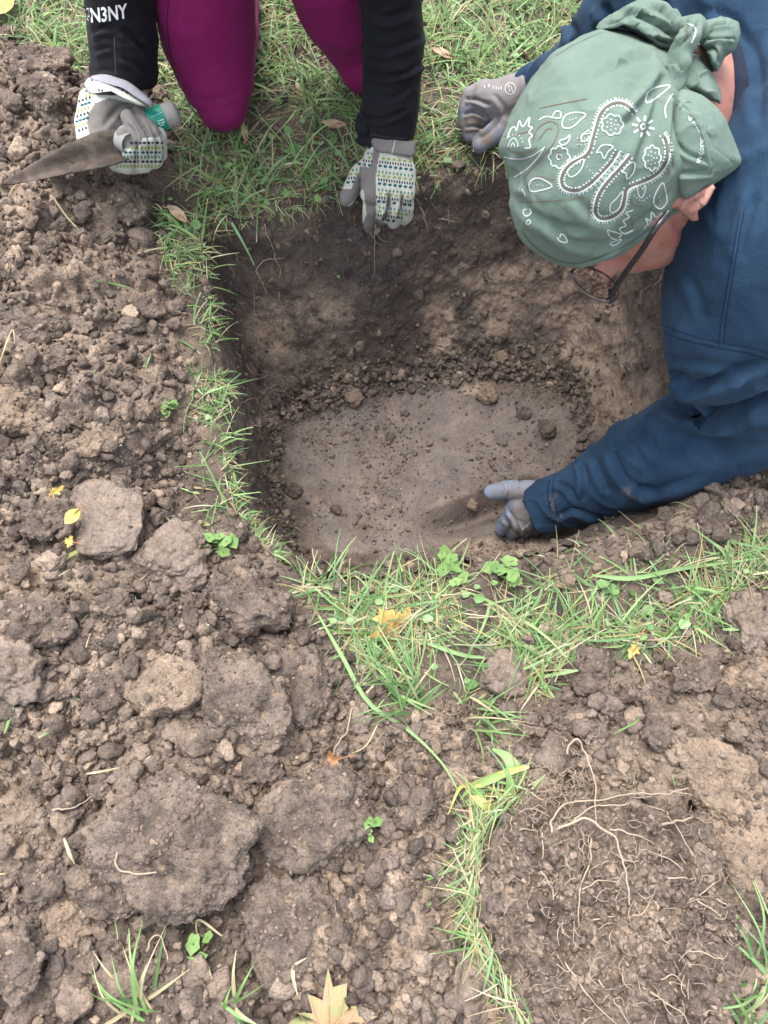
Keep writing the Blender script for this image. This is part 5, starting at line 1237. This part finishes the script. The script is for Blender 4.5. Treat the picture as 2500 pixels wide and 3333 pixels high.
P = pix(V); dirt = sum(np.exp(-(((P[:, 0] - x) / a) ** 2 + ((P[:, 1] - y) / b) ** 2)) for x, y, a, b in ((2110, 1560, 40, 35), (2080, 1610, 70, 25), (1850, 1715, 60, 30), (1800, 1660, 30, 50), (1990, 1700, 60, 18)))
child('shirt', V, F, M_navy, pm, cols={'dirt': np.clip(dirt, 0, 1)})
tS = bvh(V, F); pr = Print(tS, .0014); SL, SDk = (.030, .065, .12), (.004, .012, .032)
for L in ([(2408, 690), (2385, 820), (2358, 980), (2345, 1060), (2338, 1132)], [(2150, 1078), (2220, 1105), (2338, 1134), (2430, 1150), (2520, 1178)], [(1788, 1562), (1782, 1610), (1793, 1670), (1815, 1738)]):
    L = np.array(L, float); pr.line(L, 2.2, SDk); pr.line(L + [9, -9], 1.8, SL); pr.line(L + [17, -17], 1.8, SDk)
pr.line([(1810, 1660), (1850, 1655), (1890, 1662)], 1.8, SL); pr.line([(2470, 470), (2480, 600), (2450, 700), (2408, 820)], 1.8, SL); pr.build('shirt_seam', M_ink, pm)
V, F = fuse(ch([(2350, 90, .93, 18), (2392, 170, .89, 26), (2408, 270, .875, 30), (2402, 370, .87, 28), (2375, 470, .87, 22)]), .004, 4); child('shirt_collar', V, F, M_navyd, pm)
# head, neck and the body inside the clothes
hd = [ell(C(1990, 520, .86), (.082, .095, .082))] + ch([(1990, 480, .88, 235), (2090, 640, .955, 205)]) + ch([(2090, 640, .955, 205), (2065, 745, .99, 140)]) + ch([(2060, 640, .955, 200), (2120, 735, .975, 140)]) + ch([(2180, 400, .90, 190), (2270, 300, .93, 150), (2450, 260, 1.0, 160)])
hd += ch([(2235, 662, .832, 30), (2290, 640, .815, 22), (2318, 612, .81, 17)]) + ch([(2240, 672, .83, 26), (2262, 712, .845, 16)]) + ch([(1985, 860, .99, 40), (1950, 905, 1.0, 28)])
hd += chain([(C(2450, 260, 1.0), .08), (np.array([.75, .86, .5]), .10), (np.array([.98, .82, .48]), .11)]) + chain([(C(2580, 560, .97), .05), (C(2460, 1120, 1.10), .045), (C(2470, 1310, 1.19), .042), (C(2080, 1520, 1.37), .038), (C(1880, 1615, 1.45), .03), (C(1760, 1655, 1.49), .024)]) + chain([(C(2250, 50, 1.07), .05), (C(2040, 90, 1.12), .04), (C(1860, 235, 1.32), .03), (C(1740, 285, 1.40), .022)])
V, F = fuse(hd, .0048, 4)
V = crease(V, F, [([(2232, 700), (2240, 672), (2268, 650), (2300, 625)], .008, 8), ([(2180, 700), (2230, 770), (2215, 830)], .004, 16), ([(2150, 790), (2170, 820)], .003, 10)])
child('body', V, F, M_skin, pm)
V, F = pillow([(2258, 150), (2300, 150), (2330, 200), (2322, 235), (2290, 215), (2262, 190)], .84, .02, folds=.003); child('hair', V, F, M_hair, pm)
V, F = fuse(chain([(np.array([.98, .80, .48]), .16), (np.array([.86, .66, .10]), .085), (np.array([1.25, .62, .06]), .055)]) + chain([(np.array([.98, .88, .48]), .16), (np.array([.86, 1.02, .10]), .085), (np.array([1.25, 1.05, .06]), .055)]), .012, 4); child('trousers', V, F, M_denim, pm)

# bandana
BO = [(1950, 93), (1864, 133), (1798, 172), (1758, 225), (1712, 285), (1678, 345), (1652, 405), (1631, 458), (1630, 491), (1650, 530), (1663, 570), (1664, 637), (1672, 703), (1692, 763), (1732, 809), (1798, 855), (1864, 871), (1904, 866), (1964, 846), (2030, 816), (2103, 769), (2176, 713), (2242, 656), (2300, 612), (2345, 560), (2345, 470), (2320, 380), (2270, 290), (2225, 215), (2182, 175), (2116, 139), (2050, 106), (1997, 92)]
n = 400; O = catmull(np.array(BO, float), n, True); c = np.array([1975., 480.]); rows_ = []
for k_, s_ in enumerate(list(np.linspace(0, 1, 110)) + [1.0, .985, .95]):
    q = c + (O - c) * max(s_, 1e-4); prof_ = math.sqrt(max(0, 1 - (s_ * .985) ** 2.3)) if k_ < 110 else -.05 - .06 * (k_ - 110)
    d = .862 + .018 * (q[:, 0] - c[0]) / 400 + .030 * np.clip((q[:, 1] - c[1]) / 400, -.6, 1.1) - .118 * prof_
    rows_.append(np.array([C(x, y, dd) for (x, y), dd in zip(q, d)]))
V = np.array(rows_).reshape(-1, 3); F = grid_faces(len(rows_), n, True)
if (vnormals(V[:], F)[n * 20:n * 21] @ FWD).mean() > 0: F = F[:, ::-1]
Nn_ = vnormals(V, F); _r = np.clip(1 - np.abs(fbm(V * np.array([16, 24, 16]) + .4 * fbm(V * 20, 2, 9)[:, None], 2, 64)) * 4, 0, 1) ** 2
V = V + Nn_ * (.0022 * fbm(V * 14, 3, 61) + .0010 * fbm(V * 45, 2, 62) + .0018 * _r)[:, None]
V = crease(V, F, [([(2175, 235), (2100, 330), (2020, 420)], .006, 14), ([(2195, 300), (2185, 400), (2180, 480), (2190, 570)], .010, 9), ([(2160, 250), (2130, 380), (2080, 520), (2050, 640)], .005, 16), ([(2150, 190), (2050, 200), (1920, 260)], .003, 18), ([(1680, 620), (1720, 690), (1820, 740), (1930, 750)], .004, 16),
                  ([(1780, 700), (1850, 780), (1960, 800), (2060, 770)], .005, 14), ([(1850, 620), (1930, 700), (2020, 720)], .003, 18), ([(1900, 840), (2000, 780), (2120, 690), (2200, 600)], .003, 8), ([(1870, 865), (1960, 825), (2080, 750)], .004, 5), ([(1700, 500), (1690, 580), (1720, 640)], .003, 14), ([(2300, 330), (2330, 450), (2335, 540)], .005, 10)])
child('bandana', V, F, M_green, pm)['label'] = 'faded green bandana with a white paisley print'
tB = bvh(V, F); pr = Print(tB, .0008); c5 = lambda p: (1450 + p[0] / 1.58, 200 + p[1] / 1.58); WH, BR, DK = (.44, .49, .47), (.13, .085, .065), (.045, .075, .055)
def S(L, w=5.2, col=WH, closed=False): return pr.line([c5(p) for p in L], w * (1.12 if col is WH else 1.2) / 1.58, col, closed, 3.2)
def inner(L, off, fn, step=18):
    P = catmull(np.array(L, float), int(len(L) * 8)); T = np.gradient(P, axis=0); T /= np.linalg.norm(T, axis=1)[:, None]; Nn = np.stack([-T[:, 1], T[:, 0]], -1); ln = np.concatenate([[0], np.cumsum(np.linalg.norm(np.diff(P, axis=0), axis=1))])
    for s_ in np.arange(4, ln[-1], step):
        i = int(np.searchsorted(ln, s_)); i = min(i, len(P) - 1); fn(P[i] + Nn[i] * off, Nn[i], T[i])
PA = [(985, 260), (940, 215), (880, 200), (820, 225), (785, 270), (765, 330), (745, 400), (730, 455), (700, 485), (640, 515), (600, 560), (585, 610), (600, 655), (645, 675), (700, 670), (760, 630), (810, 580), (860, 525), (900, 460)]
PB = [(945, 475), (890, 540), (835, 600), (790, 660), (765, 720), (760, 780), (785, 815), (830, 820), (880, 800), (920, 760), (935, 700), (945, 660), (1000, 635), (1060, 610), (1110, 575), (1145, 520), (1155, 460), (1145, 400), (1125, 370)]
for L, sg_ in ((PA, -1), (PB, -1)):
    S(L, 7)
    inner(L, 10 * -sg_, lambda p, n, t_: S([p, p + n * 9 * -sg_ * .9, p + n * 12 * -sg_ * .9], 3.6) if False else None)
    inner(L, 0, lambda p, n, t_: S([p, p + n * 8, p + n * 16], 3.4), 13)
    inner(L, -26, lambda p, n, t_: pr.dot(*c5(p), 3.2, 3.2, WH, 7), 20)
    P = catmull(np.array(L, float), 60); T = np.gradient(P, axis=0); T /= np.linalg.norm(T, axis=1)[:, None]; S((P - np.stack([-T[:, 1], T[:, 0]], -1) * 13)[::2], 5, BR)
S([(640, 592), (628, 562), (660, 530), (710, 503), (702, 545), (672, 582)], 5, WH, True); S([(850, 775), (850, 735), (880, 705), (912, 668), (905, 720), (885, 765)], 5, WH, True)
def flower(cx, cy, rx, ry, lobes, dots=True, w=5.5):
    a = np.linspace(0, 2 * np.pi, lobes * 6, endpoint=False); r = 1 + .13 * np.abs(np.cos(a * lobes / 2)) * 1.6 - .1
    S(np.stack([cx + np.cos(a) * rx * r, cy + np.sin(a) * ry * r], -1), w, WH, True)
    if dots:
        for k in range(7): pr.dot(*c5((cx + math.cos(k * .9) * rx * .55, cy + math.sin(k * .9) * ry * .55)), 2.4, 2.4, WH, 7)
        for k in range(3): pr.dot(*c5((cx + math.cos(k * 2.1) * rx * .2, cy + math.sin(k * 2.1) * ry * .2)), 2.2, 2.2, WH, 7)
flower(858, 325, 52, 50, 7); flower(1063, 497, 42, 60, 8); flower(585, 492, 50, 52, 8, False); flower(585, 490, 14, 14, 6, False, 4)
S([(585, 490), (580, 470), (600, 485), (590, 505)], 5, BR)
S([(775, 470), (800, 435), (835, 428), (862, 440), (838, 462), (815, 500), (800, 468), (775, 470)], 5); S([(908, 570), (935, 535), (962, 518), (975, 530), (965, 575), (935, 605), (928, 575), (908, 570)], 5)
S([(600, 320), (615, 280), (660, 263), (720, 270), (690, 305), (650, 338), (612, 342)], 5.5, WH, True); S([(430, 640), (445, 608), (490, 602), (548, 640), (500, 660), (445, 668)], 5.5, WH, True); S([(1072, 730), (1080, 680), (1117, 625), (1135, 680), (1138, 725), (1105, 758)], 5.5, WH, True)
for cx, cy in ((640, 300), (655, 295), (670, 290), (470, 635), (485, 632), (500, 638), (1100, 700), (1105, 715), (1110, 685)): pr.dot(*c5((cx, cy)), 1.8, 1.8, WH, 6)
S([(318, 395), (335, 350), (355, 335), (365, 355), (380, 305), (398, 335), (432, 288), (428, 330), (446, 340), (430, 365), (446, 380), (430, 402), (436, 440), (408, 446)], 6); S([(320, 440), (335, 405), (355, 395), (372, 420), (370, 440)], 4); S([(335, 440), (347, 418), (358, 440)], 4)
for cx, cy in ((330, 385), (345, 378), (362, 376), (380, 380), (392, 395), (398, 412), (375, 432)): pr.dot(*c5((cx, cy)), 2.2, 2.2, WH, 6)
S([(300, 490), (340, 500), (400, 500), (455, 480), (512, 440)], 5); S([(355, 595), (420, 552), (470, 500), (505, 450)], 5); S([(480, 300), (520, 283), (585, 292), (592, 262), (570, 255), (548, 282)], 5)
for k in range(8):
    a = k * .785 + .2; S([(1017 + math.cos(a) * 30, 335 + math.sin(a) * 30), (1017 + math.cos(a) * 44, 335 + math.sin(a) * 42), (1017 + math.cos(a) * 58, 335 + math.sin(a) * 56)], 10)
S([(1017, 320), (1030, 335), (1017, 350), (1004, 335)], 5, WH, True)
S([(985, 650), (995, 690), (1010, 700), (1025, 670), (1030, 640), (1010, 660)], 5)
for k in range(7): pr.dot(*c5((972 + k * 13, 690 + 26 * math.sin(k * .52))), 2.3, 2.3, WH, 6)
S([(965, 765), (930, 780), (945, 800), (915, 820), (928, 845), (895, 860), (920, 885), (965, 868)], 6); S([(1020, 860), (1040, 835), (1030, 808), (1055, 818), (1060, 775), (1085, 802), (1112, 778), (1112, 808), (1142, 800), (1120, 825)], 6); S([(1040, 845), (1060, 825), (1080, 830)], 4)
S([(833, 868), (845, 900), (875, 915), (905, 893), (880, 880), (850, 872)], 5, WH, True); S([(850, 935), (870, 925), (905, 915), (880, 940), (855, 945)], 4.5, WH, True); S([(575, 905), (590, 925), (625, 930), (615, 900), (595, 888), (588, 905)], 5)
S([(420, 760), (402, 765), (402, 785), (418, 795), (440, 780), (432, 757)], 5); S([(415, 830), (428, 814), (438, 828), (425, 838)], 5, WH, True); S([(393, 658), (402, 670), (410, 695)], 4)
S([(1030, 205), (1045, 155), (1095, 130), (1155, 125), (1100, 175), (1050, 208)], 6, WH, True); S([(1135, 290), (1130, 240), (1150, 195), (1170, 165)], 6); S([(585, 410), (620, 395), (640, 378), (630, 415), (600, 430)], 5, WH, True)
S([(695, 395), (710, 375), (740, 370)], 4); S([(740, 350), (700, 380), (705, 410), (735, 400)], 5)
for k in range(9): pr.dot(*c5((680 + (k % 3) * 18, 395 + (k // 3) * 16)), 2.0, 2.0, WH, 6)
for k in range(12): pr.dot(*c5((730 + k * 14, 540 + 40 * math.sin(k * .5))), 2.0, 2.0, WH, 6)
for L in ([(445, 420), (470, 350), (530, 308), (578, 330), (565, 400), (510, 480), (400, 600)], [(300, 385), (380, 372), (450, 352)], [(480, 240), (600, 215), (730, 190)], [(375, 722), (520, 720), (720, 702)], [(480, 400), (520, 350), (550, 345)], [(310, 440), (360, 470), (430, 462), (470, 440)], [(690, 440), (680, 410), (720, 350)],
          [(950, 700), (970, 740), (1020, 745)], [(1165, 480), (1175, 520), (1150, 580)], [(735, 700), (740, 760), (735, 830)], [(950, 800), (965, 850), (930, 880)], [(1000, 310), (1030, 330), (1020, 360), (995, 350), (1000, 320)], [(560, 610), (520, 600), (470, 590)]): S(L, 3.4, BR)
pr.line([(1700, 755), (1740, 802), (1800, 843), (1866, 858), (1905, 853), (1962, 834), (2028, 803), (2100, 757), (2172, 702), (2238, 645)], 2.2, DK); pr.line([(1960, 105), (1872, 143), (1808, 182)], 2.0, DK)
pr.build('paisley_print', M_ink, pm)
c2 = lambda cx, cy: (1400 + cx / 1.508, cy / 1.508)
def piece(L, d, th_, nm='bandana_fold', tilt=(0, 0), f=.003, s=0, ed=()):
    L = [c2(*p) for p in L]; V, F = pillow(L, d, th_, tilt, f, s, 40, 220, .5, .5)
    if ed: V = crease(V, F, [([c2(*p) for p in l], a, w) for l, a, w in ed])
    child(nm, V, F, M_green, pm); return V, F
piece([(1190, 520), (1230, 440), (1300, 450), (1370, 490), (1440, 560), (1475, 640), (1505, 720), (1528, 790), (1495, 835), (1400, 900), (1300, 965), (1230, 960), (1190, 850), (1160, 700)], .812, .030, 'bandana_flap', (.012, .010), .002, 5, [([(1230, 460), (1330, 600), (1380, 760), (1400, 880)], .005, 8)])
V, F = pillow([c2(*p) for p in [(1195, 520), (1240, 470), (1310, 490), (1380, 560), (1400, 620), (1440, 720), (1500, 815), (1400, 885), (1290, 950), (1220, 930), (1185, 800), (1170, 650)]], .806, .030, (.012, .010), .0015, 6, 40, 220); V = crease(V, F, [([c2(*p) for p in l], a, w) for l, a, w in [([(1200, 700), (1280, 760), (1400, 800)], .004, 9), ([(1210, 850), (1300, 850), (1400, 840)], .004, 8)]]); child('bandana_flap', V, F, M_green, pm); tF = bvh(V, F)
pr = Print(tF, .0009); path = catmull(np.array([(1305, 530), (1325, 470), (1330, 400), (1310, 340), (1275, 295), (1190, 240)], float), 80); ln = np.concatenate([[0], np.cumsum(np.linalg.norm(np.diff(path, axis=0), axis=1))])
def onpath(u, v):
    i = int(np.clip(np.searchsorted(ln, u), 1, 79)); T = path[i] - path[i - 1]; T /= np.linalg.norm(T); q = path[i] + np.array([T[1], -T[0]]) * v; return c5(q)
pr.text('RN COTTON MADE IN', 28, lambda u, v: onpath(u * .98, v), WH, .5)
pr.line([c2(*p) for p in [(1205, 520), (1250, 478), (1310, 495), (1370, 555), (1410, 600), (1450, 700), (1495, 790)]], 2.6, DK); pr.line([c2(*p) for p in [(1225, 535), (1260, 500), (1310, 515), (1365, 575)]], 2.0, DK); pr.build('flap_print', M_ink, pm)
piece([(1240, 280), (1290, 260), (1345, 300), (1390, 370), (1420, 450), (1425, 510), (1380, 500), (1300, 455), (1240, 440), (1215, 400)], .822, .022, 'bandana_fold', (.01, 0), .004, 7)
piece([(815, 145), (845, 100), (900, 65), (975, 25), (1060, -5), (1130, 0), (1190, 45), (1228, 110), (1232, 180), (1195, 240), (1130, 248), (1060, 200), (990, 158), (900, 130)], .842, .042, 'bandana_loop', (.0, .0), .0035, 8, [([(1215, 190), (1120, 120), (1010, 70), (930, 75)], .006, 7), ([(1200, 220), (1100, 190), (1010, 140), (940, 125)], .006, 6), ([(1225, 150), (1150, 60), (1060, 25)], .005, 6), ([(1230, 120), (1180, 50)], .004, 5), ([(860, 130), (930, 100), (980, 60)], .003, 5)])
piece([(1330, 120), (1380, 92), (1450, 82), (1505, 108), (1518, 175), (1495, 245), (1450, 280), (1410, 350), (1378, 320), (1350, 250), (1310, 190)], .825, .035, 'bandana_loop', (.0, 0), .0035, 9, [([(1325, 150), (1400, 130), (1490, 120)], .005, 5), ([(1325, 190), (1400, 190), (1500, 190)], .006, 6), ([(1340, 220), (1400, 250), (1420, 320)], .005, 6), ([(1340, 130), (1400, 105), (1460, 95)], .004, 4)])
kn = ch([(2213, 85, .80, 26), (2262, 78, .785, 30), (2290, 105, .79, 24)]) + ch([(2262, 80, .785, 28), (2245, 130, .775, 34), (2205, 175, .785, 30)]) + ch([(2205, 170, .785, 26), (2230, 205, .78, 24), (2205, 235, .785, 22), (2170, 215, .79, 20), (2155, 200, .795, 16)]) + ch([(2190, 200, .79, 24), (2190, 260, .79, 22), (2165, 320, .79, 24), (2150, 380, .795, 18)]) + ch([(2230, 180, .785, 22), (2225, 240, .79, 20), (2200, 300, .79, 14)])
V, F = fuse(kn, .0028, 4); V = V + vnormals(V, F) * (.003 * fbm(V * 50, 3, 66))[:, None]
V = crease(V, F, [([(2280, 60), (2250, 110), (2200, 150)], .004, 5), ([(2235, 60), (2225, 120), (2190, 170)], .004, 5), ([(2160, 205), (2200, 210), (2225, 235)], .004, 4), ([(2195, 240), (2180, 300), (2160, 360)], .003, 4)]); child('bandana_knot', V, F, M_green, pm)
pr = Print(bvh(V, F), .0008); pr.line([(2238, 75), (2262, 90), (2262, 115), (2250, 140)], 5, WH); pr.line([(2225, 80), (2240, 110), (2225, 140)], 3, BR); pr.line([(2150, 340), (2168, 300)], 4, WH, False, 3); pr.build('knot_print', M_ink, pm)
# glasses
V, F = loop_tube([C(2175, 690, .80), C(2133, 745, .80), C(2085, 820, .825), C(2030, 895, .855), C(1988, 960, .885)], .0032, 50, False, 10); child('glasses_temple', V, F, M_frame, pm)
V, F = loop_tube([C(1992, 945, .884), C(1990, 972, .892), C(1978, 980, .895)], .0042, 14, False, 10); child('glasses_hinge', V, F, M_frame, pm)
rimP = [C(x, y, d) for x, y, d in ((1862, 882, .905), (1868, 912, .903), (1895, 945, .90), (1935, 970, .897), (1982, 980, .895), (2010, 965, .93), (2002, 925, .965), (1960, 890, .975), (1900, 868, .95))]
V, F = loop_tube(rimP, .0019, 90, True, 8); child('glasses_rim', V, F, M_rim, pm)
lp = catmull(np.array(rimP), 60, True); lc = lp.mean(0); V = np.concatenate([[lc], lc + (lp - lc) * .97]); child('lens', V, np.array([[0, 1 + i, 1 + (i + 1) % 60] for i in range(60)]), M_lens, pm)
# glove reaching into the hole
ce = lambda cx, cy: (1500 + cx / 3.687, 1450 + cy / 3.687)
g3 = ch([(1800, 1640, 1.48, 66), (1735, 1652, 1.50, 66), (1700, 1658, 1.51, 58)]) + ch([(1715, 1602, 1.48, 34), (1698, 1642, 1.495, 46), (1702, 1690, 1.51, 46)]) + ch([(1760, 1600, 1.475, 36), (1700, 1594, 1.475, 33), (1648, 1594, 1.485, 31), (1602, 1603, 1.50, 26)])
for L in ([(1690, 1660, 1.51, 34), (1655, 1690, 1.53, 27), (1633, 1718, 1.56, 23), (1628, 1730, 1.59, 18)], [(1705, 1680, 1.52, 34), (1680, 1720, 1.545, 25), (1668, 1742, 1.58, 20)], [(1730, 1695, 1.52, 32), (1712, 1728, 1.55, 24), (1700, 1745, 1.59, 18)], [(1760, 1700, 1.515, 28), (1745, 1728, 1.55, 21), (1735, 1745, 1.58, 16)]): g3 += ch(L)
V, F = fuse(g3, .0024, 4); V = V + vnormals(V, F) * (.0012 * fbm(V * 60, 2, 44))[:, None]
V = crease(V, F, [([(1650, 1560), (1660, 1590), (1655, 1625)], .003, 6), ([(1690, 1560), (1700, 1585)], .004, 6), ([(1652, 1660), (1680, 1700), (1690, 1740)], .004, 5), ([(1690, 1690), (1710, 1720), (1715, 1745)], .004, 5), ([(1640, 1690), (1665, 1720)], .002, 5)])
fm = polyF(V, F, [(1, [ce(*p) for p in [(250, 400), (860, 350), (860, 480), (700, 500), (590, 540), (480, 560), (560, 600), (600, 680), (600, 800), (570, 920), (600, 1010), (660, 1060), (740, 1200), (300, 1250), (300, 700)]])])
child('glove', V, F, None, pm, mats=[M_knit, M_coat], fmat=fm)['label'] = 'grey knit work glove with blue coated thumb and fingers'
pr = Print(bvh(V, F), .0009); a_ = math.radians(-42); pr.text('NIAGAR', 26 / 3.0, lambda u, v: (lambda x, y: ce(745 + x * math.cos(a_) * 4.0 - y * math.sin(a_) * -4.6, 1020 + x * math.sin(a_) * 4.0 - y * 4.6 * math.cos(a_)))(u, v), (.6, .6, .58), .2)
for k in range(8): pr.dot(*ce(860 + k * 12, 1000 - k * 9), 1.6, 2.4, (.55, .52, .48), 5)
pr.build('glove_lettering', M_ink, pm)
# fist on the grass
g4 = ch([(1770, 262, 1.37, 48), (1700, 292, 1.40, 56), (1640, 322, 1.415, 62), (1585, 322, 1.425, 56)]) + ch([(1665, 350, 1.42, 42), (1600, 345, 1.425, 44)])
for L in ([(1580, 292, 1.425, 33), (1532, 312, 1.43, 29), (1517, 350, 1.44, 26), (1540, 378, 1.445, 22)], [(1560, 330, 1.425, 32), (1522, 360, 1.435, 28), (1516, 402, 1.445, 26), (1550, 422, 1.45, 22)], [(1580, 350, 1.43, 30), (1532, 400, 1.44, 27), (1530, 440, 1.45, 25), (1562, 452, 1.455, 20)],
          [(1600, 360, 1.43, 28), (1560, 400, 1.445, 24), (1558, 440, 1.46, 20)], [(1665, 360, 1.42, 36), (1628, 420, 1.43, 32), (1585, 455, 1.435, 29), (1558, 474, 1.44, 24)]): g4 += ch(L)
V, F = fuse(g4, .0024, 4); V = V + vnormals(V, F) * (.0014 * fbm(V * 60, 2, 48))[:, None]
V = crease(V, F, [([(1510, 322), (1550, 325), (1600, 345)], .006, 6), ([(1505, 375), (1545, 365), (1595, 385)], .006, 6), ([(1510, 415), (1550, 412), (1580, 425)], .005, 5), ([(1625, 385), (1595, 425), (1550, 455)], .006, 6), ([(1600, 300), (1640, 350), (1660, 400)], .003, 8)])
fm = polyF(V, F, [(1, [(1480, 370), (1520, 335), (1560, 375), (1600, 365), (1625, 420), (1680, 400), (1640, 520), (1480, 520)])])
child('glove', V, F, None, pm, mats=[M_knit, M_coat2], fmat=fm)['label'] = 'muddy grey work glove closed in a fist on the grass'
pr = Print(bvh(V, F), .0009); a = np.linspace(0, 2 * np.pi, 20, endpoint=False); pr.line(np.stack([1661 + 17 * np.cos(a), 288 + 19 * np.sin(a)], -1), 2.0, (.5, .5, .48), True, 4)
for x, y in ((1655, 280), (1664, 286), (1658, 294), (1668, 296), (1630, 286), (1622, 288), (1614, 286), (1604, 284), (1590, 278), (1576, 282)): pr.line([(x, y - 5), (x + 2, y), (x, y + 5)], 2.2, (.5, .5, .48), False, 3)
pr.build('glove_lettering', M_ink, pm)
